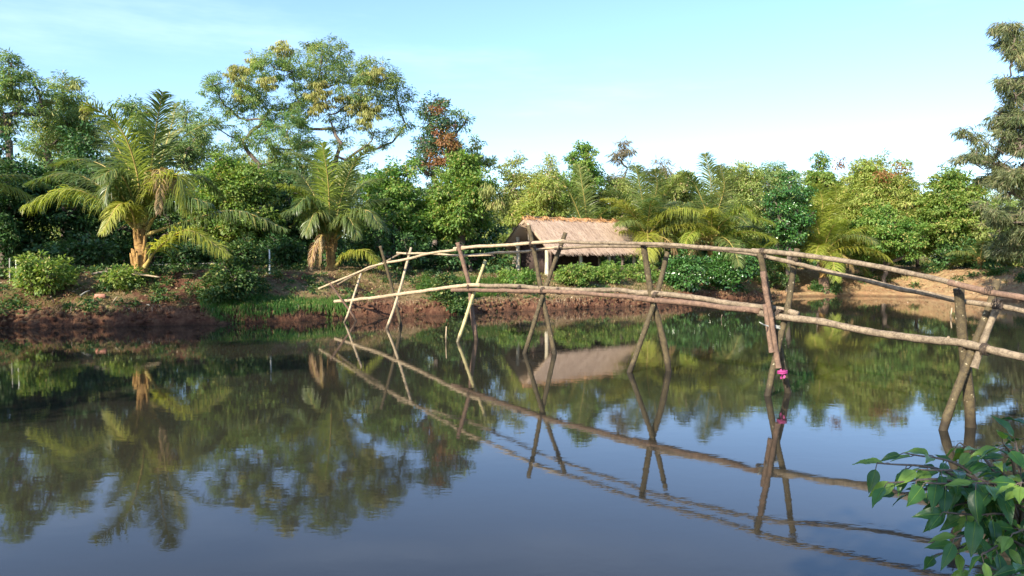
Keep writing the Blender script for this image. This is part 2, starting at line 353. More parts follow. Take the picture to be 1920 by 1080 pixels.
make_tree('feathery_tree', 'tallest tree with airy feathery crown and hanging yellow seed pods, behind the shorter big palm', 'tree', gbase(603, 62), px_clumps(B_cl, 62, 2), 'feather', 6., .18, dens=.75, extra=[('seed_cluster', 'pods', px_clumps(B_pod, 60.3, 3, 1.2))])

TREES = [
 # name, label, px, D, top, bottom, halfwidth, n, kind, fork frac, r0, shape
 ('feathery_tree', 'tall feathery tree at the far left edge with sky showing through its top', 20, 46, 100, 300, 60, 13, 'feather', .45, .2, 1),
 ('feathery_tree', 'feathery tree behind and left of the tallest palm frond, second from the left edge', 125, 50, 140, 320, 72, 13, 'feather', .45, .2, 1),
 ('feathery_tree', 'thin feathery tree rising just behind the crown of the leftmost big palm', 240, 52, 178, 330, 60, 10, 'feather', .45, .18, 1),
 ('feathery_tree', 'low feathery tree filling the gap between the big left palm and the tall tree', 350, 54, 195, 360, 52, 11, 'feather', .45, .18, 1),
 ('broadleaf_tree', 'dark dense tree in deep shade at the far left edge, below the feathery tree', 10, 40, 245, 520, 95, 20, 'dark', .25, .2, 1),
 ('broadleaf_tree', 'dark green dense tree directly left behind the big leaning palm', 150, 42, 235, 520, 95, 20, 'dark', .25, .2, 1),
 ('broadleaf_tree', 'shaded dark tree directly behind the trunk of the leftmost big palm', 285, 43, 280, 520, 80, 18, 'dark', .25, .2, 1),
 ('broadleaf_tree', 'bright green bushy tree to the right of the leftmost big palm', 430, 40, 290, 490, 82, 24, 'bright', .25, .16, 1),
 ('broadleaf_tree', 'dark bushy tree standing behind the shorter big palm', 560, 43, 300, 500, 70, 16, 'dark', .25, .16, 1),
 ('broadleaf_tree', 'reddish and blue green tree with ragged top, right of the tallest tree', 815, 50, 172, 400, 52, 16, 'blue', .5, .18, 1),
 ('feathery_tree', 'sparse pale tree leaning right of the reddish tree top, thin twigs against sky', 855, 52, 200, 330, 32, 7, 'feather', .5, .12, 1),
 ('broadleaf_tree', 'large bright green bushy tree just right of the shorter big palm', 760, 42, 290, 500, 78, 24, 'bright', .25, .18, 1),
 ('broadleaf_tree', 'bright green leafy tree overhanging the left side of the thatched hut', 868, 42, 280, 490, 72, 24, 'bright', .25, .18, 1),
 ('broadleaf_tree', 'small rounded olive tree peeping over the bright trees left of the hut', 895, 54, 256, 350, 32, 8, 'olive', .5, .12, 1),
 ('broadleaf_tree', 'dark glossy tree in the shade below the bright trees left of the hut', 720, 39, 400, 505, 70, 14, 'dark', .2, .12, 1),
 ('broadleaf_tree', 'dense dark leafy shrub tree touching the left eave of the hut', 880, 43.5, 390, 500, 68, 14, 'glossy', .2, .12, 1),
 ('broadleaf_tree', 'olive green tree with pointed top above the left end of the hut roof', 965, 54, 288, 430, 48, 14, 'olive', .4, .15, 1.4),
 ('bamboo_clump', 'yellow green clump with arching leaves rising directly behind the hut roof', 1010, 50, 330, 450, 62, 18, 'yellow', .3, .10, 1),
 ('broadleaf_tree', 'olive tree behind the hut between the pointed tree and the round topped tree', 1035, 56, 292, 420, 45, 12, 'olive', .4, .14, 1),
 ('broadleaf_tree', 'round topped green tree standing highest above the hut roof', 1096, 52, 262, 420, 42, 18, 'bright', .45, .16, 1),
 ('casuarina_tree', 'brownish spire shaped casuarina poking above the trees right of the round top', 1167, 60, 262, 400, 26, 10, 'casufar', .4, .12, 1.9),
 ('casuarina_tree', 'small brownish casuarina with two tips, right of the spire shaped one', 1238, 62, 296, 400, 34, 9, 'casufar', .4, .12, 1.6),
 ('broadleaf_tree', 'olive tree behind the palm that stands beside the right end of the hut', 1150, 54, 318, 450, 62, 18, 'olive', .35, .14, 1),
 ('broadleaf_tree', 'hazy olive tree between the two palms right of the hut', 1270, 56, 315, 450, 65, 18, 'olive', .35, .14, 1),
 ('broadleaf_tree', 'pale green tree with flat top behind the tall palm with a broken frond', 1390, 58, 305, 450, 60, 16, 'olive', .35, .14, 1),
 ('broadleaf_tree', 'dark glossy rounded tree between two palms on the right bank', 1478, 49, 322, 480, 45, 20, 'glossy', .3, .16, 1),
 ('broadleaf_tree', 'green tree with sparse top behind the dark glossy rounded tree', 1455, 60, 300, 430, 50, 14, 'feather', .4, .15, 1),
 ('broadleaf_tree', 'narrow green tree top just behind the lowest yellow palm', 1535, 58, 290, 440, 42, 14, 'bright', .4, .15, 1),
 ('broadleaf_tree', 'big yellowish green tree right of the yellow palm with pinkish twigs at its top', 1635, 54, 288, 480, 82, 30, 'yellow', .35, .2, 1),
 ('broadleaf_tree', 'leafy mid green tree in front of the big yellowish tree', 1660, 51, 380, 500, 72, 18, 'bright', .25, .15, 1),
 ('broadleaf_tree', 'cone shaped green tree standing left of the casuarina on the right', 1782, 52, 314, 500, 72, 30, 'bright', .3, .18, 1.5),
 ('broadleaf_tree', 'shaded green tree beneath the drooping casuarina at the right edge', 1880, 50, 395, 500, 70, 18, 'olive', .25, .15, 1),
 ('broadleaf_tree', 'low green tree between the big yellowish tree and the cone shaped tree', 1722, 56, 390, 490, 40, 12, 'feather', .3, .12, 1),
]
for (nm, lb, px, D, tp, bt, hw, n, kd, ff, r0, shp) in TREES:
    b_ = gbase(px, D); cl = ell(px, D, tp, bt, hw, n, shape=shp)
    tz = P(px, tp, D)[2] - b_[2]; ex = []
    if 'reddish and blue' in lb: ex = [('red_leaves', 'red', px_clumps([(838, 262, 26), (815, 300, 18), (850, 300, 18), (815, 200, 12)], D - 2.0, 5, .5))]
    if 'overhanging the left' in lb: ex = [('seed_cluster', 'pods', px_clumps([(918, 352, 16), (935, 380, 14)], D - 2.4, 5, .4))]
    if 'second from the left' in lb: ex = [('seed_cluster', 'pods', px_clumps([(85, 190, 14), (160, 205, 12), (140, 160, 9)], D - 2.4, 5, .4))]
    if 'pinkish twigs' in lb: ex = [('red_leaves', 'red', px_clumps([(1655, 330, 12), (1570, 305, 8), (1690, 318, 9)], D - 2.2, 5, .4))]
    make_tree(nm, lb, 'bamboo' if 'bamboo' in nm else 'tree', b_, cl, kd, max(.5, tz * ff), r0, extra=ex, bark='barkpale' if kd in ('olive', 'yellow') else 'bark')

# big casuarina at the right edge (trunk just outside the frame)
cl = []; gg = np.random.default_rng(5)
CB = [(1925, 60, 1870, 45, 16), (1930, 150, 1885, 150, 20), (1940, 230, 1875, 205, 24), (1950, 300, 1805, 250, 24), (1950, 330, 1830, 290, 20), (1950, 380, 1850, 330, 30), (1955, 400, 1870, 400, 28), (1960, 440, 1880, 440, 24), (1940, 100, 1905, 95, 18), (1960, 200, 2040, 180, 30), (1960, 300, 2080, 270, 35), (1950, 400, 2070, 380, 35), (1935, 130, 1990, 110, 24), (1945, 350, 1915, 300, 30), (1935, 260, 1900, 250, 26), (1950, 170, 1893, 178, 15), (1950, 280, 1880, 262, 20), (1955, 350, 1800, 285, 14), (1955, 420, 1845, 395, 22), (1950, 460, 1860, 470, 24), (1940, 210, 1865, 235, 14), (1935, 90, 1880, 78, 12), (1945, 320, 1868, 335, 22)]
for (x0, y0, x1, y1, r) in CB:
    for u in (.2, .36, .52, .68, .84, 1.):
        cl.append((P(x0 + (x1 - x0) * u, y0 + (y1 - y0) * u + gg.uniform(-9, 11), 40 + gg.uniform(-2, 2)), r * gg.uniform(.6, 1.05) * (1.0 - .4 * u) * 40 / F, .8))
make_tree('casuarina_tree', 'tall drooping grey green casuarina reaching above everything at the right edge', 'tree', gbase(1955, 41), cl, 'casu', 11.5, .24, sub=8, dens=.5)

# ---------------------------------------------------------------- coconut palms
def frond(t_, base, path, L=1., kind='palm', wdt=.048, droop=.55, n=54, seed=0, side=None, r=.035, vee=.25):
    """one pinnate frond: stalk curve `path` (world points), leaflets of length ~L"""
    g = np.random.default_rng(seed + 11); n = int(n * (2.1 if kind != 'dead' else .9)); p = np.asarray(path); m_ = MB(); sl = np.r_[0, np.cumsum(np.linalg.norm(np.diff(p, axis=0), axis=1))]; tot = sl[-1]
    T = nrm(np.gradient(p, axis=0)); H = p[-1] - p[0]; H[2] = 0
    if side is None: side = nrm(np.cross(nrm(H), [0, 0, 1.]))
    u = np.linspace(.16, .995, n); at = lambda arr: np.stack([np.interp(u * tot, sl, arr[:, k]) for k in range(3)], -1)
    q = at(p); tt = nrm(at(T)); up = nrm(np.cross(np.broadcast_to(side, tt.shape), tt)); up = np.where(up[:, 2:3] < 0, -up, up)
    L = L * (1.08 if droop < .75 or kind == 'dead' else 1.32); ln = L * np.clip(np.sin(u ** .8 * math.pi) ** .42, .25, 1) * g.uniform(.85, 1.08, n)
    st_tone = g.uniform(.2, .8)
    for sg in (-1, 1):
        d0 = side * sg * 1. + tt * (.55 + .5 * u[:, None]) + up * vee + g.normal(size=(n, 3)) * .19
        d0 = nrm(d0); K = 5; pts = [q]; d = d0
        for k in range(K - 1):
            d = nrm(d + np.array([0, 0, -1]) * droop * (k + .6) / (K - 1) * g.uniform(.45, 1.55, (n, 1))); pts.append(pts[-1] + d * (ln / (K - 1))[:, None])
        pts = np.stack(pts, 1)                       # n,K,3
        ws = np.array([.55, 1, .8, .42, .04]) * wdt
        wd = nrm(np.cross(d0, up)); wd = nrm(wd + g.normal(size=(n, 3)) * .25)[:, None] * ws[None, :, None] * .5
        v = np.stack([pts - wd, pts + wd], 2).reshape(-1, 3)   # per leaflet 2K verts
        i = np.arange(n)[:, None, None] * 2 * K + np.arange(K - 1)[None, :, None] * 2
        f = (i + np.array([0, 1, 3, 2])[None, None]).reshape(-1, 4)
        m_.add(v, f, np.repeat(g.random(n), K - 1), np.repeat(np.clip(st_tone + g.normal(size=n) * .12, 0, 1), K - 1))
    o = m_.obj('frond', M[{'palm': 'palm', 'yellow': 'palmyel', 'dead': 'palmdead'}[kind]], t_, False, base)
    s = MB(); s.tube(p, np.interp(sl, [0, .05 * tot, .2 * tot, tot], [r * 2.4, r * 1.7, r, .006]), 6); s.obj('stalk', M['rachis'], o, True, base)
    return o
def arc(b, az, e0, bend, L, n=18):
    """frond path: starts at elevation e0 and bends down by `bend` along its length"""
    out = [np.array(b, float)]
    for k in range(n):
        e = e0 - bend * ((k + .5) / n) ** 1.3; out.append(out[-1] + L / n * np.array([math.cos(az) * math.cos(e), math.sin(az) * math.cos(e), math.sin(e)]))
    return np.array(out)
def palm_trunk(t_, base, top, r0, r1, n=14, stubs=10, seed=0):
    g = np.random.default_rng(seed); m_ = MB(); base = np.array(base); top = np.array(top)
    k = 22; u = np.linspace(0, 1, k); pts = base + (top - base) * u[:, None]; pts[0][2] -= .2
    rr = np.interp(u, [0, .15, .6, 1], [r0 * 1.35, r0, (r0 + r1) / 2, r1]) * (1 + .06 * (np.arange(k) % 2))
    m_.tube(pts, rr, n)
    for j in range(stubs):     # old frond bases hugging the stem
        a = g.uniform(0, 2 * math.pi); h = g.uniform(.1, .8); c = base + (top - base) * h; o_ = np.array([math.cos(a), math.sin(a), 0])
        m_.tube([c + o_ * r0 * .6, c + o_ * r0 * 1.05 + [0, 0, .25], c + o_ * (r0 * 1.25) + [0, 0, g.uniform(.5, .8)]], [.09, .065, .04], 6)
    m_.obj('trunk', M['palmtrunk'], t_, True, base)

# palm one: big, left
D1 = 31.5; b1 = P(262, 508, D1); b1[2] = G(b1[0], D1); t1 = thing('coconut_palm', b1, 'large coconut palm with thick golden trunk base on the left bank, fronds spreading widely', 'palm', 'coconut palms on the far bank')
palm_trunk(t1, b1, P(266, 428, D1), .27, .14, stubs=16, seed=3)
FR1 = [  # control points (px, py, depth offset), leaflet length, kind, droop
 ([(272, 420, 0), (282, 330, -.3), (291, 250, -.9), (305, 172, -1.6)], 1.2, 'palm', .38),
 ([(270, 420, 0), (292, 330, .4), (318, 250, 1.), (330, 195, 1.6)], 1.0, 'palm', .3),
 ([(262, 420, 0), (258, 330, -.7), (225, 240, -1.6), (160, 192, -2.4)], 1.15, 'yellow', .42),
 ([(260, 420, 0), (250, 340, .3), (222, 280, .9), (190, 230, 1.5)], 1.0, 'palm', .4),
 ([(255, 430, 0), (205, 385, -.6), (130, 355, -1.), (45, 388, -1.4)], 1.05, 'yellow', .9),
 ([(255, 428, 0), (200, 360, .2), (130, 325, .5), (50, 345, .6)], 1.1, 'palm', .7),
 ([(258, 425, 0), (215, 330, .6), (160, 300, 1.2), (95, 310, 2)], 1.0, 'palm', .6),
 ([(258, 440, -.1), (245, 392, -1.), (222, 385, -1.6), (190, 438, -2.2)], .75, 'yellow', .7),
 ([(275, 430, 0), (310, 380, -.5), (350, 370, -.9), (395, 382, -1.2)], .9, 'palm', 1.1),
 ([(275, 440, 0), (340, 418, -.3), (440, 395, -.6), (538, 430, -.8)], .8, 'palm', 1.),
 ([(272, 500, -.2), (300, 462, -.8), (355, 432, -1.4), (430, 478, -1.9)], .85, 'yellow', .8),
 ([(272, 420, 0), (310, 300, .6), (370, 240, 1.2), (440, 235, 1.8)], .9, 'palm', .6),
 ([(270, 420, 0), (300, 350, -.8), (335, 330, -1.1), (352, 400, -1.4)], .95, 'yellow', .9),
 ([(270, 420, 0), (295, 345, -.5), (315, 318, -.7), (332, 360, -.8)], .9, 'dead', 1.3),
 ([(266, 420, 0), (285, 350, -.8), (300, 320, -1.2), (296, 400, -1.7)], .7, 'dead', 1.3),
 ([(256, 425, 0), (225, 360, -.8), (205, 345, -1.1), (192, 385, -1.3)], .8, 'palm', 1.1),
 ([(262, 425, 0), (240, 350, -1.), (215, 320, -1.6), (180, 335, -2.2)], .9, 'palm', .9),
 ([(275, 425, 0), (320, 350, 1.), (370, 330, 1.8), (420, 370, 2.5)], .9, 'palm', .8),
 ([(268, 425, 0), (262, 340, 1.2), (250, 290, 2.4), (240, 270, 3.4)], .95, 'palm', .5),
]
for k, (cp, L, kd, dr) in enumerate(FR1):
    frond(t1, b1, cat([P(x, y, D1 + d) for x, y, d in cp], 8), L, kd, droop=dr, seed=k, r=.045, n=58)
# palm two
D2 = 37.0; b2 = P(621, 512, D2); b2[2] = G(b2[0], D2); t2 = thing('coconut_palm', b2, 'smaller coconut palm with upright yellow frond, beside the far end of the pole bridge', 'palm', 'coconut palms on the far bank')
palm_trunk(t2, b2, P(622, 445, D2), .20, .11, stubs=16, seed=5)
FR2 = [
 ([(620, 450, 0), (600, 400, -.8), (575, 372, -1.5), (548, 395, -2.1)], .85, 'palm', 1.),
 ([(620, 450, 0), (598, 385, .5), (565, 330, 1.), (530, 320, 1.4)], .95, 'palm', .6),
 ([(624, 450, 0), (650, 385, .5), (680, 345, 1.), (716, 335, 1.4)], .95, 'palm', .6),
 ([(624, 450, 0), (655, 405, -.8), (690, 395, -1.5), (712, 425, -2.1)], .8, 'palm', 1.),
 ([(620, 480, 0), (600, 455, -.5), (588, 465, -.9), (582, 505, -1.2)], .5, 'dead', 1.2),
 ([(622, 450, 0), (618, 390, -.4), (614, 330, -1.), (604, 268, -1.7)], 1.0, 'yellow', .4),
 ([(624, 450, 0), (640, 370, -.5), (665, 305, -1.), (700, 275, -1.6)], .9, 'palm', .35),
 ([(620, 450, 0), (606, 370, .4), (580, 300, .8), (535, 285, 1.2)], .95, 'palm', .5),
 ([(620, 450, 0), (592, 400, -.6), (560, 360, -1.2), (525, 345, -1.8)], .9, 'yellow', .55),
 ([(618, 455, 0), (590, 420, -.6), (560, 395, -1.), (528, 400, -1.5)], .85, 'palm', .8),
 ([(625, 450, 0), (655, 400, .4), (690, 380, .8), (730, 372, 1.1)], .9, 'palm', .7),
 ([(625, 455, 0), (660, 425, -.3), (700, 410, -.5), (728, 430, -.6)], .75, 'palm', 1.),
 ([(622, 450, 0), (632, 380, .8), (640, 330, 1.4), (660, 300, 2.2)], .9, 'palm', .4),
 ([(628, 500, -.1), (650, 478, -.6), (685, 470, -1.), (716, 500, -1.5)], .6, 'yellow', .9),
 ([(620, 452, 0), (605, 410, -1.), (590, 400, -1.6), (572, 440, -2.1)], .75, 'palm', 1.),
 ([(624, 452, 0), (640, 415, -1.), (655, 410, -1.5), (672, 445, -1.9)], .75, 'palm', 1.),
 ([(620, 452, 0), (600, 380, 1.), (575, 350, 1.8), (545, 350, 2.4)], .85, 'palm', .7),
 ([(620, 470, 0), (608, 440, -.5), (600, 450, -.8), (596, 500, -.9)], .6, 'dead', 1.3),
 
 ([(620, 450, 0), (612, 360, -.2), (590, 310, -.5), (560, 292, -.8)], .9, 'palm', .5),
]
for k, (cp, L, kd, dr) in enumerate(FR2):
    frond(t2, b2, cat([P(x, y, D2 + d) for x, y, d in cp], 8), L, kd, droop=dr, seed=40 + k, r=.038, n=54)
# palms behind and beside the hut: centre px/py, D, ground, label, explicit fronds then auto ones
def auto_palm(px, py, D, size, label, n=14, yel=.3, seed=0, e=(15, 80), fr=(), L=1.1, r0=.2, droop=.6, dead=2):
    g = np.random.default_rng(seed + 100); c = P(px, py, D); base = np.array([c[0], D, G(c[0], D)])
    t_ = thing('coconut_palm', base, label, 'palm', 'coconut palms on the far bank'); palm_trunk(t_, base, c + [0, 0, .1], r0, r0 * .8, stubs=8, seed=seed)
    for k, (cp, LL, kd, dr) in enumerate(fr):
        frond(t_, base, cat([P(x, y, D + d) for x, y, d in cp], 8), LL, kd, droop=dr, seed=seed + k, n=46)
    for k in range(n):
        az = 2.4 * k + g.uniform(-.3, .3); el = R(e[0] + (e[1] - e[0]) * ((k + .5) / n)); 
        kd = 'yellow' if g.random() < yel else 'palm'
        frond(t_, base, arc(c, az, el, R(g.uniform(55, 95)), size * g.uniform(.85, 1.1)), L, kd, droop=droop * g.uniform(.7, 1.3), seed=seed * 31 + k, n=46)
    for k in range(dead):
        frond(t_, base, arc(c, g.uniform(3.6, 5.8), R(20), R(110), size * .6), L * .8, 'dead', droop=1.3, seed=seed * 37 + k, n=36)
auto_palm(1100, 452, 50.5, 4.2, 'coconut palm whose fronds rise directly behind the thatched hut roof', 12, .1, 1, (20, 65), [([(1100, 440, 0), (1098, 390, -.3), (1092, 350, -.8), (1085, 308, -1.2)], 1.1, 'palm', .35), ([(1100, 440, 0), (1085, 400, -.3), (1070, 365, -.8), (1055, 340, -1.2)], 1., 'palm', .4)])
auto_palm(1213, 448, 48, 4.6, 'coconut palm standing just beyond the right end of the hut roof', 17, .35, 2, (10, 75), [([(1213, 425, 0), (1207, 390, -.3), (1200, 350, -.8), (1192, 312, -1.4)], 1.3, 'palm', .45), ([(1213, 448, 0), (1220, 400, -.4), (1232, 350, -1.), (1228, 318, -1.8)], 1.3, 'palm', .45), ([(1213, 448, 0), (1190, 410, -.3), (1165, 370, -.8), (1140, 350, -1.4)], 1.2, 'palm', .6), ([(1213, 448, 0), (1245, 410, .3), (1290, 385, .6), (1330, 400, 1)], 1.2, 'palm', .8), ([(1213, 425, 0), (1235, 385, -.3), (1260, 350, -.8), (1285, 325, -1.4)], 1.1, 'palm', .4)])
auto_palm(1335, 452, 48.5, 4.8, 'tall coconut palm with a torn upright frond, between the hut and the glossy tree', 20, .35, 3, (5, 75), [([(1335, 425, 0), (1334, 380, -.3), (1332, 335, -.8), (1322, 288, -1.4)], 1.2, 'palm', .5), ([(1335, 450, 0), (1325, 400, -.4), (1305, 350, -1.), (1285, 322, -1.8)], 1.3, 'palm', .5), ([(1335, 450, 0), (1345, 400, -.4), (1358, 350, -1.), (1350, 310, -1.8)], 1.2, 'palm', .45), ([(1335, 425, 0), (1350, 385, -.2), (1372, 345, -.6), (1398, 320, -1)], 1.1, 'palm', .4), ([(1335, 425, 0), (1370, 405, -.6), (1395, 388, -1.2), (1418, 412, -2)], .9, 'yellow', .8), ([(1335, 430, 0), (1300, 410, -.6), (1270, 408, -1.), (1245, 428, -1.5)], .9, 'palm', .9)])
auto_palm(1543, 478, 50.8, 4.2, 'bright yellow green coconut palm leaning beside the red stump on the right bank', 18, .6, 4, (5, 75), [([(1543, 452, 0), (1542, 410, -.3), (1541, 370, -.8), (1530, 345, -1.4)], 1.2, 'yellow', .5), ([(1543, 470, 0), (1528, 410, -.4), (1505, 380, -1.), (1480, 372, -1.6)], 1.1, 'yellow', .6), ([(1543, 470, 0), (1555, 410, -.4), (1568, 370, -1.), (1565, 348, -1.6)], 1.1, 'yellow', .5), ([(1543, 452, 0), (1560, 400, -.3), (1585, 372, -.8), (1605, 358, -1.4)], 1., 'yellow', .4), ([(1543, 455, 0), (1585, 440, -.3), (1620, 445, -.7), (1646, 462, -1.)], .8, 'yellow', .9), ([(1543, 455, 0), (1500, 435, -.3), (1450, 440, -.7), (1402, 452, -1.)], .8, 'yellow', .9)])
auto_palm(-48, 345, 36, 3.2, 'partly seen coconut palm with drooping dry fronds at the far left edge', 7, .6, 6, (0, 60), L=.8, dead=4)
auto_palm(1838, 492, 49, 2.6, 'low young palm under the casuarina at the right edge of the far bank', 8, .2, 7, (15, 70), L=.6, r0=.1, dead=0)

# ---------------------------------------------------------------- shrubs
SHR = [
 ('shrub', 'light green leafy shrub lit by sun at the left edge of the bank', 82, 29.6, 470, 560, 72, 16, 'weedbright'),
 ('shrub', 'tall dark bluish shrub on the bank slope left of the white stake', 430, 30.3, 480, 580, 46, 14, 'weed'),
 ('shrub', 'narrow shrub climbing beneath the low yellow frond of the big palm', 462, 31.5, 440, 520, 34, 10, 'weed'),
 ('shrub', 'small green shrub on the bank between the second and third bridge frames', 838, 34.6, 510, 590, 30, 10, 'weed'),
 ('shrub', 'low green weedy shrub under the bridge deck beside the third frame', 858, 34.2, 556, 590, 24, 7, 'weed'),
 ('shrub', 'low olive shrub at the foot of the hut front post', 975, 38.5, 506, 534, 38, 9, 'weedbright'),
 ('shrub', 'bright leafy shrub in front of the hut, left one of the pair', 1076, 40.5, 492, 538, 40, 14, 'weedbright'),
 ('shrub', 'bright leafy shrub in front of the hut, right one of the pair', 1140, 42.5, 492, 538, 34, 13, 'weedbright'),
 ('shrub', 'yellow green shrub beside the fifth bridge frame, right of the hut', 1210, 43.5, 490, 548, 34, 11, 'weedbright'),
 ('shrub', 'glossy dark hedge shrub with glinting leaves just right of the fifth bridge frame', 1285, 43.4, 470, 558, 42, 16, 'glossy'),
 ('shrub', 'tallest glossy shrub with glinting leaves, left of the sixth bridge frame', 1368, 45.8, 462, 562, 54, 22, 'glossy'),
 ('shrub', 'upright light leaved shrub above the handrail, behind the glossy hedge', 1372, 48, 428, 480, 24, 8, 'weedbright'),
 ('shrub', 'low dark shrub behind the sixth bridge frame', 1455, 49.5, 485, 540, 45, 12, 'weed'),
 ('shrub', 'green shrub below the big yellowish tree on the right bank', 1625, 53, 455, 503, 52, 14, 'bright'),
 ('shrub', 'small weedy shrub on the water edge below the yellow palm', 1545, 50.3, 520, 556, 24, 7, 'weed'),
 ('shrub', 'lone dry green shrub on the open bank left of the thin stake', 1752, 51, 488, 515, 26, 7, 'weed'),
 ('shrub', 'tangled shrub on the bank right of the thin stake, beside the young palm', 1885, 51, 440, 502, 48, 14, 'olive'),
 ('shrub', 'green low shrub at the foot of the big palm trunk', 235, 30.8, 500, 540, 36, 8, 'weedbright'),
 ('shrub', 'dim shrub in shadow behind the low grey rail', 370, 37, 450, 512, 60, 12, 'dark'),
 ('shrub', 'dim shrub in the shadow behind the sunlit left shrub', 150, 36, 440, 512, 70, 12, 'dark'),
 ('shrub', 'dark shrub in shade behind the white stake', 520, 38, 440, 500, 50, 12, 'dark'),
]
for (nm, lb, px, D, tp, bt, hw, n, kd) in SHR:
    b_ = gbase(px, D); cl = ell(px, D, tp, bt, hw, n, rf=.42)
    make_tree(nm, lb, 'shrub', b_, cl, kd, max(.15, (P(px, bt, D)[2] - b_[2]) * .6 + .15), .035, sub=4, stem='stem')

# far-off wood closing the view behind the trees, and low undergrowth
m = MB(); cls = []
for k in range(210):
    px = rng.uniform(-500, 2500); D = rng.uniform(64, 80); x = (px - 960) / F * D
    h = rng.uniform(5.2, 7.6) + (2.0 if px < 700 else 0) + .8 * math.sin(px * .013); c = np.array([x, D, G(x, D) + h - 1.5]); cls.append((c, rng.uniform(1.5, 2.4), .9)); cls.append((c - [rng.normal(), 0, 2.5], 2.2, .9)); cls.append((c - [rng.normal(), 0, 4.6], 2., .9))
fill(m, cls, 'olive', .55); tag(m.obj('forest', M['olive']), 'dense green wood filling the view behind the trees of the far bank', 'wood', kind='stuff')
m = MB(); cls = []
for k in range(260):
    px = rng.uniform(-150, 2100); D = rng.uniform(40, 56) + (0 if px < 1000 else 6); x = (px - 960) / F * D
    if sdist(np.array([x]), np.array([D]))[0] < 3.2 or (935 < px < 1240 and D < 52): continue
    cls.append((np.array([x, D, G(x, D) + rng.uniform(.3, 1.3)]), rng.uniform(.6, 1.1), .8))
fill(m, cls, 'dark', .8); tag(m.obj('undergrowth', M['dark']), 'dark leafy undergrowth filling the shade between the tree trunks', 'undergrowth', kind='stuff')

# ---------------------------------------------------------------- grass, weeds, litter
def blades(pts, h, w, lean=.5, hang=False, k=3, mat='grass', name='grass', label='', tone=None):
    N = len(pts); p = np.array(pts); a = rng.uniform(0, 2 * math.pi, N); hh = h * rng.uniform(.5, 1.3, N); m_ = MB()
    d = np.stack([np.cos(a) * lean, np.sin(a) * lean, np.ones(N)], -1)
    if hang: d = np.stack([np.cos(a) * .5, -np.abs(np.sin(a)) * .5 - .5, np.full(N, .55)], -1)
    sd = np.stack([-np.sin(a), np.cos(a), np.zeros(N)], -1) * w / 2
    if hang: sd = np.stack([np.ones(N), np.zeros(N), np.zeros(N)], -1) * w / 2
    d = nrm(d); p1 = p + d * hh[:, None] * .55; g = np.array([0, 0, -1.]); p2 = p1 + nrm(d + g * (1.9 if hang else .5)) * hh[:, None] * .5
    v = np.stack([p - sd, p + sd, p1 + sd * .8, p1 - sd * .8, p2], 1).reshape(-1, 3); i = np.arange(N)[:, None] * 5
    la = rng.random(N); to = tone if tone is not None else np.clip(.5 + .6 * fbm(p[:, 0] * .7, p[:, 1] * .7, 3, 21), 0, 1)
    n0 = m_.n; m_.add(v, i + [0, 1, 2, 3], la, to)
    m_.F[3].append(i + [3, 2, 4]); m_.A[3].append(la.astype(np.float32)); m_.B[3].append(np.asarray(to, np.float32))
    return tag(m_.obj(name, M[mat]), label, 'grass', kind='stuff')
def scatter(n, x0, x1, y0, y1, cond, s0=.3, s1=9):
    x = rng.uniform(x0, x1, n); y = rng.uniform(y0, y1, n); s = sdist(x, y); k = (s > s0) & (s < s1) & cond(x, y); x = x[k]; y = y[k]
    return np.stack([x, y, ground(x, y) - .01], -1)
pxl = lambda x, y: 960 + F * x / y
# lush band hanging over the scarp near the bridge end (photo px 380-640)
a = scatter(60000, -12, -5, 28, 36, lambda x, y: (pxl(x, y) > 375) & (pxl(x, y) < 655), .12, 1.25)
blades(a[rng.random(len(a)) < .7], .26, .022, .4, mat='grass', label='lush short grass on the bank edge beside the end of the bridge')
a = scatter(40000, -12, -5, 26, 36, lambda x, y: (pxl(x, y) > 395) & (pxl(x, y) < 650), .02, .55)
blades(a, .42, .022, hang=True, mat='grass', name='grass', label='long grass hanging over the red bank edge down to the water')
a = scatter(160000, -26, 16, 20, 56, lambda x, y: (fbm(x * .45, y * .45, 3, 33) > .02) , .6, 9)
blades(a, .16, .03, .7, mat='drygrass', name='grass', label='thin dry and green grass scattered over the top of the far bank')
a = scatter(90000, -5.5, 0.5, 34, 42, lambda x, y: (fbm(x * .6, y * .6, 2, 44) > -.1), .9, 3.4)
blades(a[rng.random(len(a)) < .6], .22, .03, .5, mat='grass', name='grass', label='green grass patch on the bank slope between the palm and the hut')
a = scatter(120000, 14, 40, 30, 60, lambda x, y: (fbm(x * .4, y * .4, 3, 35) > .08), .2, 8)
blades(a, .17, .035, .7, mat='drygrass', name='grass', label='straw coloured grass tufts on the open right bank')
a = scatter(30000, -20, 20, -6, 2.2, lambda x, y: y < 2.2, .2, 9)
blades(a, .14, .012, .6, mat='grass', name='grass', label='short grass on the near bank under the leafy shrub')
# weeds: little leaf rosettes
def rosettes(pts, mat, kind, name, label):
    m_ = MB(); fill(m_, [(p + [0, 0, .05], rng.uniform(.12, .3), .5) for p in pts], kind, 1.); return tag(m_.obj(name, M[mat]), label, 'weeds', kind='stuff')
a = scatter(1500, -22, 14, 22, 50, lambda x, y: (fbm(x * .5, y * .5, 3, 55) > .0), .5, 6)
rosettes(np.concatenate([a[:230], scatter(2600, -22, -6, 20, 36, lambda x, y: (fbm(x * .7, y * .7, 3, 57) > -.12) & (pxl(x, y) < 520), .35, 5)[:170]]), 'weed', 'weed', 'weeds', 'low leafy weeds covering the slope of the far bank')
a = scatter(500, 14, 34, 36, 58, lambda x, y: (fbm(x * .5, y * .5, 3, 56) > .1), .4, 6)
rosettes(a[:110], 'weed', 'olive', 'weeds', 'scattered low weeds on the open right bank')
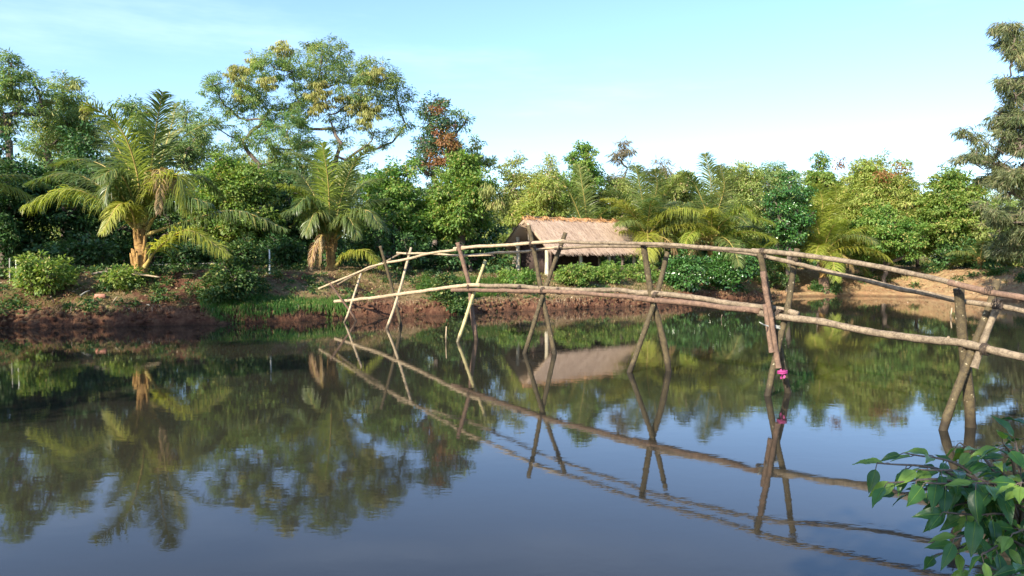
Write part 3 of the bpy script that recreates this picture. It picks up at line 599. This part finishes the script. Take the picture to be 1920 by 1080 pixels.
# red soil clods lying on the bank edge, dry roots hanging over it
def clods(pts, r0, r1, label):
    m_ = MB(); oct_ = nrm([[x, y, z] for x in (-1, 0, 1) for y in (-1, 0, 1) for z in (-1, 0, 1) if (x, y, z) != (0, 0, 0)])
    import bmesh
    bm_ = bmesh.new(); bmesh.ops.create_icosphere(bm_, subdivisions=2, radius=1); v0 = np.array([v.co for v in bm_.verts]); f0 = np.array([[v.index for v in f.verts] for f in bm_.faces]); bm_.free()
    for q in pts:
        w = 1 + .35 * fbm(v0[:, 0] * 1.5 + q[0] * 7, v0[:, 1] * 1.5 + v0[:, 2] * 2.1 + q[1] * 5, 3, 70); m_.add(q + v0 * w[:, None] * rng.uniform(r0, r1) * rng.uniform(.6, 1.2, 3), f0)
    return tag(m_.obj('soil_clods', M['soil']), label, 'soil clods', kind='stuff')
a = scatter(60000, -20, 17, 20, 50, lambda x, y: x == x, .02, .6); clods(a[:1500], .03, .13, 'red soil clods broken along the edge of the far bank')
a = scatter(60000, -20, 16, 20, 50, lambda x, y: fbm(x * 1.2, y * 1.2, 2, 81) > -.05, .12, .5)
blades(a[:5200], .42, .014, hang=True, mat='litter', name='roots', label='dry roots and straw hanging over the red edge of the far bank')
a = scatter(60000, -20, 16, 20, 50, lambda x, y: fbm(x * .8, y * .8, 2, 83) > .08, .1, .6)
blades(a[:5200], .30, .02, hang=True, mat='drygrass', name='grass', label='short mixed grass tufts overhanging the red bank edge')
# dry leaf litter
a = scatter(60000, -22, 34, 22, 58, lambda x, y: x == x, .35, 12); a = a[:26000] + [0, 0, .02]; N = len(a); m = MB()
m.leaves(a, nrm(rng.normal(size=(N, 3)) * [1, 1, .25]), nrm(rng.normal(size=(N, 3)) * .5 + [0, 0, 1]), rng.uniform(.06, .18, N), .06, rng.random(N), rng.random(N))
tag(m.obj('leaf_litter', M['litter']), 'dry brown fallen leaves strewn over the far bank', 'fallen leaves', kind='stuff')

# ---------------------------------------------------------------- bridge of lashed poles
PXD = np.array([[560, 33.0], [600, 31.8], [655, 30.4], [740, 27.9], [875, 23.6], [1008, 20.4], [1215, 17.2], [1455, 14.4], [1800, 11.45], [1950, 10.5], [2150, 9.4], [2500, 8.0]])
bD = lambda px: float(np.interp(px, PXD[:, 0], PXD[:, 1]))
base = np.array([0.65, 20.4, 0.]); br = thing('pole_bridge', base, 'arched footbridge of lashed round poles on crossed legs spanning the pond', 'footbridge')
def pole(name, pts, r, mat, wob=.013, seed=0, knots=True, n=9):
    r = r * (.88 if name == 'handrail_pole' else .95)
    g = np.random.default_rng(seed + 900); p = cat(pts, 10); k = len(p)
    L = np.r_[0, np.cumsum(np.linalg.norm(np.diff(p, axis=0), axis=1))]; q = np.arange(0, L[-1], .11); p = np.stack([np.interp(q, L, p[:, j]) for j in range(3)], -1); k = len(p)
    p = p + np.stack([fbm(q * .9 + seed * 9.1, q * 0 + j, 2, 61 + j) for j in range(3)], -1) * wob * 3
    rr = r * np.linspace(1.07, .93, k) * (1 + .07 * fbm(q * 2.2 + seed, q * 0, 3, 77)); 
    if knots: rr = rr * (1 + .10 * (np.modf(q / (.42 + .02 * (seed % 5)))[0] < .22))
    m_ = MB(); m_.tube(p, rr, n)
    for j in range(2, k - 3, 1):      # cut twig stubs
        if g.random() < .10:
            d = nrm(np.cross(p[j + 1] - p[j], g.normal(size=3))); m_.tube([p[j] + d * rr[j] * .7, p[j] + d * rr[j] * 1.3 + nrm(p[j + 1] - p[j]) * .02], [rr[j] * .42, rr[j] * .26], 6)
    return m_.obj(name, M[mat], br, True, base)
def pz(lst, dD=0.): return [P(x, y, bD(x) + dD) for x, y in lst]
pole('walkway_pole', pz([(628, 566), (690, 559), (740, 552), (800, 545), (860, 537), (900, 535)]), .062, 'polepale', seed=1)
pole('walkway_pole', pz([(880, 535), (950, 536), (1020, 541), (1110, 543), (1200, 547), (1225, 549)], .12), .058, 'pole', seed=2)
pole('walkway_pole', pz([(848, 545), (950, 544), (1030, 547), (1110, 551), (1220, 560)], -.06), .056, 'polered', seed=3)
pole('walkway_pole', pz([(1195, 548), (1240, 551), (1330, 563), (1440, 577), (1497, 590)], .12), .058, 'pole', seed=4)
pole('walkway_pole', pz([(1190, 558), (1240, 563), (1330, 573), (1430, 585)], -.06), .060, 'polered', seed=5)
pole('walkway_pole', pz([(1425, 585), (1462, 592), (1535, 603), (1622, 620), (1710, 633), (1791, 642), (1826, 649), (1920, 668), (2100, 705), (2450, 790)]), .061, 'pole', seed=6)
pole('handrail_pole', pz([(598, 541), (655, 517), (690, 503), (725, 491)], -.3), .042, 'polepale', seed=7)
pole('handrail_pole', pz([(712, 495), (760, 486), (800, 477), (860, 467), (885, 463)], -.3), .048, 'polepale', seed=8)
pole('handrail_pole', pz([(852, 467), (930, 460), (1010, 455), (1060, 453)], -.3), .050, 'polepale', seed=9)
pole('handrail_pole', pz([(995, 456), (1100, 453), (1200, 458), (1300, 463), (1430, 474)], -.3), .046, 'pole', seed=10)
pole('handrail_pole', pz([(1410, 471), (1506, 479), (1622, 497), (1710, 514), (1805, 534)], -.3), .048, 'pole', seed=11)
pole('handrail_pole', pz([(1780, 530), (1857, 546), (1920, 556), (2080, 590), (2400, 665)], -.3), .046, 'polered', seed=12)
pole('handrail_pole', pz([(634, 533), (665, 515), (705, 499), (755, 473)], .35), .040, 'pole', seed=13)
pole('handrail_pole', pz([(745, 474), (800, 476), (870, 479), (925, 478)], .35), .038, 'polepale', seed=14)
pole('handrail_pole', pz([(860, 481), (930, 474), (1000, 470), (1060, 463)], .35), .040, 'polepale', seed=15)
pole('handrail_pole', pz([(1040, 465), (1130, 462), (1220, 461), (1330, 468), (1430, 479)], .3), .042, 'pole', seed=16)
pole('handrail_pole', pz([(1425, 479), (1506, 497), (1600, 519), (1666, 535), (1700, 543), (1788, 560), (1857, 573), (1920, 583), (2080, 620), (2400, 705)], .3), .044, 'pole', seed=17)
LEG = [  # points from the water up, radius, material, which side
 ([(645, 606), (655, 582), (677, 513)], .045, 'polepale', 0), ([(667, 602), (650, 575), (616, 528)], .045, 'polered', 1),
 ([(725, 617), (745, 558), (772, 463)], .05, 'polepale', 0), ([(752, 613), (740, 560), (713, 460)], .058, 'poledark', 1),
 ([(859, 641), (884, 560), (912, 483)], .055, 'bamboo', 0), ([(893, 637), (884, 580), (878, 530), (857, 455)], .07, 'polered', 1),
 ([(985, 663), (1018, 556), (1063, 430)], .06, 'poledark', 0), ([(1040, 664), (1022, 580), (1005, 490), (991, 420)], .062, 'poledark', 1),
 ([(1180, 698), (1215, 605), (1235, 545), (1253, 467)], .06, 'poledark', 0), ([(1253, 695), (1240, 620), (1222, 550), (1205, 456)], .072, 'poledark', 1),
 ([(1438, 742), (1455, 660), (1478, 570), (1498, 456)], .060, 'poledark', 0), ([(1478, 736), (1462, 660), (1448, 600), (1437, 530), (1425, 472)], .062, 'poledark', 1),
 ([(1459, 690), (1448, 600), (1437, 545), (1430, 505)], .052, 'polered', 2), ([(1447, 660), (1440, 610), (1432, 560)], .045, 'polered', 3),
 ([(1767, 806), (1810, 690), (1845, 600), (1870, 520)], .062, 'poledark', 0), ([(1820, 800), (1817, 740), (1805, 640), (1797, 536)], .078, 'poledark', 1),
 ([(1826, 690), (1850, 625), (1876, 560)], .05, 'pole', 2),
]
def leg_pts(lst, side):
    b0 = lst[0]; pxc = None; n = len(lst); out = []
    lo = W(*b0) if side < 2 else P(b0[0], b0[1], bD(1455 if b0[0] < 1600 else 1800) - .16)
    Dlo = lo[1]
    cen = {655: 655, 740: 740, 875: 875, 1008: 1008, 1215: 1215, 1455: 1455, 1800: 1800}; mid = min(cen, key=lambda c: abs(c - np.mean([q[0] for q in lst])))
    Dm = bD(mid); off = -.05 if side == 0 else .06
    for k, (x, y) in enumerate(lst):
        u = (lst[0][1] - y) / max(1, lst[0][1] - lst[-1][1])
        D = Dlo + (2 * (Dm + off - Dlo)) * u if side < 2 else Dm - .2
        D = min(max(D, Dm - .45), Dm + .45) if side < 2 else D
        out.append(P(x, y, D))
    if side < 2: d = nrm(out[0] - out[1]); out.insert(0, out[0] + d * .9)
    return out
for k, (l_, r, mt, sd) in enumerate(LEG): pole('support_leg', leg_pts(l_, sd), r, mt, seed=30 + k, wob=.010)
# frames beyond the right edge of the picture, down to the near bank
for (px_, r) in ((2170, .06),):
    D = bD(px_); c = P(px_, 720, D); t_ = np.array([.8, .6, 0])
    for s_ in (-1, 1): pole('support_leg', [c + t_ * s_ * .5 + [0, 0, -c[2] - .6], c + [0, s_ * .05, 0], c - t_ * s_ * .45 + [0, 0, .95]], r, 'poledark', seed=60 + s_)
# lashings
def lash(px, py, dD, r=.085, ax=None, mat='rope', name='lashing', h=.10):
    c = P(px, py, bD(px) + dD); g = np.random.default_rng(int(px)); ax = nrm(np.array([-.5, .8, .1]) if ax is None else np.array(ax)); u = nrm(np.cross(ax, [0, 0, 1])); w = np.cross(ax, u)
    r = r * .82; th = np.linspace(0, 2 * math.pi * 5, 60); q = c + r * (np.cos(th)[:, None] * u + np.sin(th)[:, None] * w) + ax * np.linspace(-h / 2, h / 2, 60)[:, None] + g.normal(size=(60, 3)) * .004
    m_ = MB(); m_.tube(q, .0065, 5); m_.obj(name, M[mat], br, True, base)
for (x, y, d, r, s) in [(655, 561, 0, .075, None), (742, 553, 0, .08, None), (880, 538, 0, .09, None), (976, 541, .03, .1, None), (1019, 545, 0, .1, None), (1048, 546, .03, .1, None), (1230, 555, 0, .1, None), (1462, 590, 0, .11, None), (1441, 586, -.1, .1, None), (1805, 648, 0, .105, (0, 0, 1)), (1848, 655, 0, .1, None),
                     (720, 492, -.3, .07, None), (860, 468, -.3, .075, None), (997, 457, -.3, .075, None), (1208, 460, -.1, .085, None), (1052, 464, .2, .07, None), (1428, 479, 0, .085, None), (1430, 472, -.3, .075, None), (1495, 484, -.2, .08, None), (1798, 546, -.1, .085, (0, 0, 1)), (1856, 545, -.3, .075, None), (1870, 570, .1, .085, None), (925, 478, .35, .06, None), (765, 476, .35, .06, None), (1253, 463, .3, .06, None)]:
    lash(x, y, d, r, s)
lash(1453, 612, -.05, .13, (.15, 0, 1), 'strap', 'strap', .05)
m = MB(); c = P(1442, 612, 14.2); m.tube([c, P(1432, 609, 14.0), P(1424, 604, 13.9)], [.012, .012, .008], 5); m.obj('strap_end', M['strap'], br, True, base)
# pink cloth tied to the leg
c = P(1467, 698, 14.1); m = MB(); g = np.random.default_rng(2)
for k in range(9):
    d = nrm(g.normal(size=3) + [0, -.3, -.2]); q = cat([c + g.normal(size=3) * .02, c + d * .05 + [0, 0, .01], c + d * .085 - [0, 0, .05]], 5); s_ = nrm(np.cross(d, [0, 1, .3])) * .017
    n_ = len(q); wv = 1 + .5 * np.sin(np.arange(n_) * 1.7 + k); v = np.stack([q - s_ * wv[:, None], q + s_ * wv[:, None]], 1).reshape(-1, 3); i = np.arange(n_ - 1)[:, None] * 2; m.add(v, i + [0, 1, 3, 2])
th = np.linspace(0, 2 * math.pi * 2, 24); m.tube(c + np.stack([np.cos(th) * .078, np.sin(th) * .078, np.linspace(-.03, .03, 24)], -1), .016, 6)
tag(m.obj('cloth', M['pink'], smooth=True, origin=c), 'small bright pink cloth tied round a bridge leg just above the water', 'cloth')

# ---------------------------------------------------------------- thatched hut
Ra = P(985, 409, 43.); Rb = P(1161, 415, 48.); u_ = Rb - Ra; Lr = np.linalg.norm(u_[:2]); u_ = u_ / np.linalg.norm(u_); v_ = nrm([u_[1], -u_[0], 0])
gz = G(3.5, 44.5); hb = np.array([3.5, 45., gz]); hut = thing('thatched_hut', hb, 'low open hut with a pinkish straw thatched gable roof on pale posts', 'hut')
RW = 2.05; RD = 1.76
m = MB(); g = np.random.default_rng(12)
for sg in (1, -1):   # two slopes as slabs
    e = v_ * sg * RW + np.array([0, 0, -RD]); nn = nrm(np.cross(u_, e)) * (1 if sg > 0 else -1); nn = nn if nn[2] > 0 else -nn; th_ = .16
    A0 = Ra - u_ * .1; B0 = Rb + u_ * .1; v8 = [A0, B0, B0 + e, A0 + e, A0 - nn * th_, B0 - nn * th_, B0 + e - nn * th_ * .8, A0 + e - nn * th_ * .8]
    m.add(v8, [[0, 1, 2, 3], [7, 6, 5, 4], [3, 2, 6, 7], [0, 3, 7, 4], [1, 5, 6, 2]], .35, .4)
    ne = nrm(e); N = 9000 if sg > 0 else 4000; Ls = np.linalg.norm(e)
    for row in range(9):
        s0 = row / 9.; n_ = N // 9; uu = g.uniform(-.12, Lr + .12, n_); ss = (s0 + g.uniform(-.04, .1, n_)) * Ls; ll = g.uniform(.3, .62, n_)
        p = Ra + u_ * uu[:, None] + ne * ss[:, None] + nn * .03; dr = nrm(ne + u_ * g.normal(0, .16, n_)[:, None] + nn * g.uniform(-.02, .07, n_)[:, None])
        sd = nrm(np.cross(dr, nn)) * g.uniform(.012, .03, n_)[:, None]; p2 = p + dr * ll[:, None]
        i = np.arange(n_)[:, None] * 4; m.add(np.stack([p - sd, p + sd, p2 + sd * .4, p2 - sd * .4], 1).reshape(-1, 3), i + [0, 1, 2, 3], g.random(n_), np.clip(.5 + .5 * fbm(uu * 2.2, ss * .8, 3, 8) + g.normal(0, .18, n_), 0, 1))
    n_ = 1500; uu = g.uniform(-.1, Lr + .1, n_); p = Ra + u_ * uu[:, None] + ne * (Ls - .15) + nn * g.uniform(-.14, .02, n_)[:, None]; dr = nrm(ne * .8 + np.array([0, 0, -.5]) + g.normal(0, .15, (n_, 3))); p2 = p + dr * g.uniform(.12, .3, n_)[:, None]; sd = nrm(np.cross(dr, nn)) * .018
    i = np.arange(n_)[:, None] * 4; m.add(np.stack([p - sd, p + sd, p2 + sd * .3, p2 - sd * .3], 1).reshape(-1, 3), i + [0, 1, 2, 3], g.random(n_), g.random(n_))
roof = m.obj('roof', M['thatch'], hut, False, hb)
m = MB(); n_ = 1800; uu = g.uniform(-.15, Lr + .2, n_); bump = .05 * np.sin(uu * 5.5); sg = np.where(g.random(n_) < .5, 1, -1)
p = Ra + u_ * uu[:, None] + np.array([0, 0, 1.]) * (.06 + bump)[:, None] + g.normal(0, .03, (n_, 3)); dr = nrm(v_ * sg[:, None] * 1. + np.array([0, 0, -.75]) + u_ * g.normal(0, .5, n_)[:, None]); p2 = p + dr * g.uniform(.12, .34, n_)[:, None]; sd = nrm(np.cross(dr, [0, 0, 1])) * .02
i = np.arange(n_)[:, None] * 4; m.add(np.stack([p - sd, p + sd, p2 + sd * .5, p2 - sd * .5], 1).reshape(-1, 3), i + [0, 1, 2, 3], g.random(n_), g.random(n_))
m.tube([Ra - u_ * .15 + [0, 0, .02], (Ra + Rb) / 2, Rb + u_ * .15 + [0, 0, .02]], .09, 8); m.obj('ridge_cap', M['ridge'], roof, False, hb)
def hp(a, b, z): return Ra + u_ * a * np.array([1, 1, 0]) / np.linalg.norm(u_[:2]) + v_ * b + np.array([0, 0, z - Ra[2]])
for (a, b, top) in ((.25, -.9, 3.55), (.3, 1.35, 3.2), (2.7, 1.5, 3.1), (5.0, 1.5, 3.1), (7.3, 1.4, 3.15), (7.3, -1.4, 3.15), (3.8, -1.5, 3.1)):
    q = hp(a, b, 0); z0 = G(q[0], q[1]); m = MB(); m.tube([[q[0], q[1], z0 - .15], [q[0] + .02, q[1], (z0 + top) / 2], [q[0], q[1], top]], [.115, .105, .10], 9); m.obj('post', M['post'], hut, True, hb)
for (a0, b0, z0, a1, b1, z1) in ((.2, -1.5, 3.25, .2, 1.5, 3.25), (.2, 1.42, 3.1, 7.4, 1.42, 3.1), (.2, -1.42, 3.1, 7.4, -1.42, 3.1), (7.3, -1.5, 3.25, 7.3, 1.5, 3.25), (.25, 0, 3.2, .25, 0, 4.4)):
    m = MB(); m.tube([hp(a0, b0, z0), hp(a1, b1, z1)], .055, 7); m.obj('beam', M['barkpale'], hut, True, hb)
for a in (.02, .5, 1.2, 2., 3., 4., 5., 6., 7.6):
    for sg in (-1, 1):
        m = MB(); m.tube([hp(a, sg * .05, 4.40), hp(a, sg * 1.98, 2.68)], .035, 6); m.obj('rafter', M['polepale' if a < .1 else 'barkpale'], hut, True, hb)
m = MB(); a_, b_ = hp(.9, -1.35, 0), hp(.9, 1.2, 0)
for k in range(26):   # upright slats of the inner screen, coloured dark as the hut's interior shade
    u = k / 25; q = a_ + (b_ - a_) * u; m.box([q[0], q[1], 2.35 + .1 * math.sin(k * 2.1)], .09, .02, 1.55, math.atan2(b_[1] - a_[1], b_[0] - a_[0]))
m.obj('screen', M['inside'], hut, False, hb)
m = MB(); a_, b_ = hp(1., -1.38, 0), hp(7.2, -1.38, 0)
for k in range(60):
    u = k / 59; q = a_ + (b_ - a_) * u; m.box([q[0], q[1], 2.35 + .05 * math.sin(k * 2.1)], .11, .02, 1.5, math.atan2(b_[1] - a_[1], b_[0] - a_[0]))
m.obj('back_wall', M['inside'], hut, False, hb)  # back slats take the same painted interior shade

# ---------------------------------------------------------------- small things on the banks and in the water
def stake(px, pyb, pyt, D, r, mat, name, label, cat_, lean=0., water=False):
    b_ = W(px, pyb) if water else gbase(px, D); D = b_[1]; tp = P(px + lean, pyt, D); m_ = MB()
    m_.tube([b_ - [0, 0, .3], (b_ + tp) / 2 + rng.normal(size=3) * .01, tp], [r, r * .95, r * .8], 8); return tag(m_.obj(name, M[mat], smooth=True, origin=b_), label, cat_)
stake(505, 505, 468, 33.6, .035, 'white', 'stake', 'white painted stake standing on the bank left of the smaller palm', 'stake')
stake(466, 505, 474, 33., .03, 'grey', 'stake', 'dim grey stake half hidden in shrubs below the low yellow frond', 'stake')
stake(18, 505, 484, 30., .025, 'grey', 'stake', 'thinner of the two pale stakes at the far left edge, nearer the edge', 'stake')
stake(30, 505, 483, 30., .03, 'white', 'stake', 'brighter of the two pale stakes at the far left, beside the sunlit shrub', 'stake')
stake(1786, 508, 478, 51.5, .05, 'post', 'stake', 'thin pale stake upright on the open right bank', 'stake')
stake(836, 642, 612, 0, .02, 'polepale', 'stick', 'thin pale stick poking out of the water left of the third bridge frame', 'stick', 1, True)
stake(1781, 596, 577, 0, .03, 'polepale', 'stick', 'short pale stick slanting out of the far water behind the last frame', 'stick', 4, True)
stake(1352, 600, 590, 0, .012, 'polepale', 'stick', 'tiny dark twig standing in the water before the glossy hedge', 'stick', 2, True)
def log(px0, py0, px1, py1, D, r, mat, label, name='branch', dz=0.05):
    a_ = P(px0, py0, D); b_ = P(px1, py1, D + .3); 
    for q in (a_, b_): q[2] = max(q[2], G(q[0], q[1]) + r * .3) if dz else q[2]
    a_[2] = min(a_[2], G(a_[0], a_[1]) + .5); m_ = MB(); c_ = (a_ + b_) / 2 + [0, 0, .03]; m_.tube(cat([a_, c_, b_], 5), np.linspace(r, r * .6, 11), 8)
    return tag(m_.obj(name, M[mat], smooth=True, origin=a_), label, name)
log(198, 494, 232, 514, 31, .06, 'polepale', 'cut pale branch lying tilted beside the foot of the big palm')
log(172, 514, 222, 508, 30.9, .05, 'barkpale', 'long thin branch lying flat left of the big palm')
log(232, 506, 300, 520, 30.7, .05, 'polepale', 'fallen pale branch lying in front of the big palm trunk')
log(212, 572, 220, 556, 29.3, .03, 'polepale', 'short pale stick stuck upright in the red bank below the big palm', 'stick')
log(95, 556, 102, 574, 28.8, .025, 'barkpale', 'thin stick leaning on the dark slope below the sunlit shrub', 'stick')
log(150, 560, 168, 545, 29.4, .03, 'grey', 'dim crooked stick lying on the slope left of the pinkish brick', 'stick')
log(345, 514, 368, 514, 31.6, .03, 'polepale', 'small pale log lying on grass beneath the low yellow frond', 'log')
m = MB(); q = P(188, 558, 29.5); q[2] = G(q[0], q[1]) + .03; m.box([0, 0, 0], .36, .2, .16, .3); br_ = m.obj('brick', M['brick']); br_.location = q; bv = br_.modifiers.new('b', 'BEVEL'); bv.width = .02; tag(br_, 'pinkish clay block lying on the shaded slope of the left bank', 'brick')
# low grey rail on two short posts behind the palm
q0 = gbase(300, 36.5); ra = thing('rail_fence', q0, 'low grey rail on short posts in the shade behind the big palm', 'fence')
m = MB(); m.tube([P(285, 497, 36.5), P(350, 495, 36.5), P(440, 493, 36.5)], .035, 7); m.obj('rail', M['grey'], ra, True, q0)
for px in (306, 372, 432):
    b_ = gbase(px, 36.5); m = MB(); m.tube([b_ - [0, 0, .2], [b_[0], b_[1], P(px, 492, 36.5)[2]]], .04, 7); m.obj('post', M['grey'], ra, True, q0)
# red stump by the yellow palm
q0 = gbase(1545, 50.2); m = MB(); m.tube([q0 - [0, 0, .2], q0 + [.03, 0, .4], q0 + [-.05, 0, .9]], [.42, .34, .28], 12); tag(m.obj('stump', M['polered'], smooth=True, origin=q0), 'thick reddish palm stump at the foot of the bright yellow palm', 'stump')

# ---------------------------------------------------------------- leafy shrub close to the camera
def big_leaf(mb, p, d, nn, L, Wd, a, b, curl):
    d = nrm(d); sd = nrm(np.cross(d, nn)); nn = np.cross(sd, d); K = 17; u = np.linspace(0, 1, K)
    w = Wd / 2 * np.sin(math.pi * u ** .78) ** .9 * (1 - .45 * u ** 3); w[-1] = 0; w[0] = .03 * Wd
    y = u * L; dz = -curl * u ** 2 * L; rows = []
    for k in range(K):
        c = p + d * y[k] + nn * dz[k]
        for s_ in (-1, -.5, 0, .5, 1):
            rows.append(c + sd * s_ * w[k] + nn * (abs(s_) * w[k] * .38 + .007 * L * (-1) ** k * abs(s_) + .02 * L * math.sin(k * .9 + b * 9) * abs(s_)))
    i = (np.arange(K - 1)[:, None] * 5 + np.arange(4)[None]).ravel(); mb.add(rows, np.stack([i, i + 1, i + 6, i + 5], -1), a, b)
    mb.tube([p + d * y[k] + nn * (dz[k] + .0006) for k in range(0, K, 2)], np.linspace(.0011, .0004, (K + 1) // 2), 4, .99, .9, cap=False)
nb = P(2040, 1250, 2.5); nb[2] = G(nb[0], nb[1]); ns = thing('shrub', nb, 'close leafy shrub with large pointed dark green leaves at the lower right corner', 'shrub')
lm = MB(); sm = MB(); g = np.random.default_rng(77)
STEMS = [  # tip px, py, depth
 (1645, 868, 2.30), (1665, 905, 2.2), (1700, 850, 2.35), (1735, 905, 2.2), (1770, 960, 2.15), (1800, 830, 2.45), (1850, 850, 2.3), (1905, 830, 2.35), (1800, 900, 2.25), (1790, 1010, 2.1), (1860, 920, 2.2),
 (1915, 905, 2.1), (1930, 800, 2.6), (1840, 1040, 2.05), (1900, 1000, 2.1), (1870, 980, 2.3), (1980, 860, 2.4), (1960, 960, 2.2), (1920, 1060, 2.0), (1830, 965, 2.15), (2040, 900, 2.3), (1890, 875, 2.5), (1950, 1020, 2.3), (1690, 925, 2.3), (1725, 880, 2.25), (1765, 910, 2.35), (1775, 950, 2.25), (1830, 905, 2.15), (1755, 1040, 2.2), (1810, 1060, 2.3), (1860, 1075, 2.2), (1880, 830, 2.2), (1815, 940, 2.4), (1920, 960, 2.4), (1900, 1075, 2.35)]
hub = [P(1990, 1180, 2.45), P(1950, 1060, 2.4), P(1915, 1000, 2.35)]
sm.tube(cat([nb - [0, 0, .1], P(2010, 1200, 2.48), hub[0], hub[1], hub[2]], 6), np.linspace(.016, .009, 25), 7)
for k, (x, y, D) in enumerate(STEMS):
    tip = P(x, y, D); h0 = hub[0 if y > 1040 else 1 if y > 950 else 2]; mid = (h0 + tip) / 2 + [0, 0, .05 + .03 * g.random()]
    pts = cat([h0, mid, tip], 10); sm.tube(pts, np.linspace(.007, .0022, len(pts)), 5)
    nl = 9; tot = len(pts) - 1
    for j in range(nl):
        i_ = int(tot * (.34 + .66 * j / (nl - 1))); q = pts[i_]; tg = nrm(pts[min(i_ + 1, tot)] - pts[max(i_ - 1, 0)]); sd = nrm(np.cross(tg, [0, 0, 1])) * (1 if j % 2 else -1)
        d = nrm(tg * g.uniform(.4, 1.) + sd * (.9 if j < nl - 1 else .15) + np.array([-.1, -.05, g.uniform(-1.0, .0)]) + g.normal(size=3) * .15); pe = q + d * .022
        sm.tube([q, (q + pe) / 2 + [0, 0, .003], pe], .0014, 4, cap=False)
        yl = g.random() < .26; L = g.uniform(.048, .088) * (1.05 if j == nl - 1 else 1.)
        big_leaf(lm, pe, d, nrm([g.normal() * .35, -.45 + g.normal() * .3, 1]), L, L * g.uniform(.40, .52), .95 if yl else g.uniform(0, .8), g.random(), g.uniform(.1, .45))
lm.obj('foliage', M['near'], ns, True, nb); sm.obj('stem', M['bark'], ns, True, nb)

# ---------------------------------------------------------------- trees on the near and left banks that shade the left bank and the close shrub
CAST = [(-19.3, 16, 11, 4.0, 'dark tree of the left bank, nearest the sunlit shrub and overhanging the water'), (-19, 10.5, 12, 4., 'broad dark tree on the left bank halfway to the viewpoint'),
        (-24, 9, 13, 4.5, 'tall shade tree set back on the left bank behind the broad tree'), (-24.5, 16.5, 8, 3.6, 'lower shade tree set back on the left bank'), (-17.5, 3.5, 12, 3.8, 'leafy shade tree on the near bank left of the viewpoint'),
        (-29, 25.5, 14, 5, 'tallest shade tree on the left bank, beyond the left edge of the view'), (-35.5, 20, 15, 5, 'tall shade tree farthest back on the left bank'),
        (-3.2, -4.6, 6.5, 2.4, 'small shade tree on the near bank just behind the viewpoint')]
for (x, y, h, r, lb) in CAST:
    b_ = np.array([x, y, G(x, y)]); g = np.random.default_rng(int(h * 10 + x)); cl = []
    for k in range(16):
        d = nrm(g.normal(size=3)); cl.append((b_ + [0, 0, h - r] + d * g.uniform(.3, .85) * r * [1, 1, .9], r * g.uniform(.28, .42), .85))
    make_tree('broadleaf_tree', lb, 'tree', b_, cl, 'dark', h * .35, .22, dens=.8)

# ---------------------------------------------------------------- light, sky, camera
SUN_EL, SUN_AZ = 30, 35      # azimuth: behind the camera, towards the left
s = np.array([-math.sin(R(SUN_AZ)) * math.cos(R(SUN_EL)), -math.cos(R(SUN_AZ)) * math.cos(R(SUN_EL)), math.sin(R(SUN_EL))])
ld = bpy.data.lights.new('sun', 'SUN'); ld.energy = 5.0; ld.angle = R(.5); ld.color = (1, .90, .74); lo = bpy.data.objects.new('sun', ld); col.objects.link(lo)
lo.rotation_euler = Vector(s).to_track_quat('Z', 'Y').to_euler(); lo.location = (-20, -20, 30)
wd = bpy.data.worlds.new('World'); sc.world = wd; wd.use_nodes = True; nt = wd.node_tree; nt.nodes.clear()
N_ = nt.nodes.new; sky = N_('ShaderNodeTexSky'); sky.sky_type = 'NISHITA'; sky.sun_disc = False; sky.sun_elevation = R(SUN_EL); sky.sun_rotation = math.atan2(s[0], s[1]); sky.air_density = 1.0; sky.dust_density = .8; sky.ozone_density = 1.4
bg = N_('ShaderNodeBackground'); bg.inputs[1].default_value = .122; out = N_('ShaderNodeOutputWorld')
tc = N_('ShaderNodeTexCoord'); mp = N_('ShaderNodeMapping'); mp.inputs['Scale'].default_value = (1.2, 1.2, 7); mp.inputs['Rotation'].default_value = (0, R(12), 0); no = N_('ShaderNodeTexNoise'); no.inputs['Scale'].default_value = 1.6; no.inputs['Detail'].default_value = 6; no.inputs['Roughness'].default_value = .6
mr = N_('ShaderNodeMapRange'); mr.interpolation_type = 'SMOOTHSTEP'; mr.inputs[1].default_value = .48; mr.inputs[2].default_value = .8; mr.inputs[4].default_value = .2
mx = N_('ShaderNodeMix'); mx.data_type = 'RGBA'; mx.inputs[7].default_value = (7.5, 7.8, 8.2, 1)
L_ = nt.links.new; L_(tc.outputs['Generated'], mp.inputs[0]); L_(mp.outputs[0], no.inputs['Vector']); L_(no.outputs[0], mr.inputs[0]); L_(mr.outputs[0], mx.inputs[0]); L_(sky.outputs[0], mx.inputs[6]); tn = N_('ShaderNodeMix'); tn.data_type = 'RGBA'; tn.blend_type = 'MULTIPLY'; tn.inputs[0].default_value = 1; tn.inputs[7].default_value = (.86, .98, 1.18, 1); L_(mx.outputs[2], tn.inputs[6]); L_(tn.outputs[2], bg.inputs[0]); L_(bg.outputs[0], out.inputs[0])
cd = bpy.data.cameras.new('camera'); cd.lens = F / 1920 * 36; cd.sensor_width = 36; cd.clip_start = .05; cd.clip_end = 3000
co = bpy.data.objects.new('camera', cd); col.objects.link(co); co.location = (0, 0, CZ); co.rotation_euler = (R(90) - PITCH, 0, 0); sc.camera = co
sc.view_settings.view_transform = 'Standard'; sc.view_settings.look = 'None'; sc.view_settings.exposure = 1.2; sc.view_settings.gamma = 1
sc.render.engine = 'CYCLES'; cy = sc.cycles; cy.max_bounces = 6; cy.diffuse_bounces = 3; cy.glossy_bounces = 3; cy.transmission_bounces = 4; cy.use_denoising = True; cy.denoiser = 'OPENIMAGEDENOISE'; cy.denoising_prefilter = 'ACCURATE'
cy.sample_clamp_indirect = 6
tri = sum(len(o.data.polygons) for o in bpy.data.objects if o.type == 'MESH'); print('polys', tri, 'objects', len(bpy.data.objects))
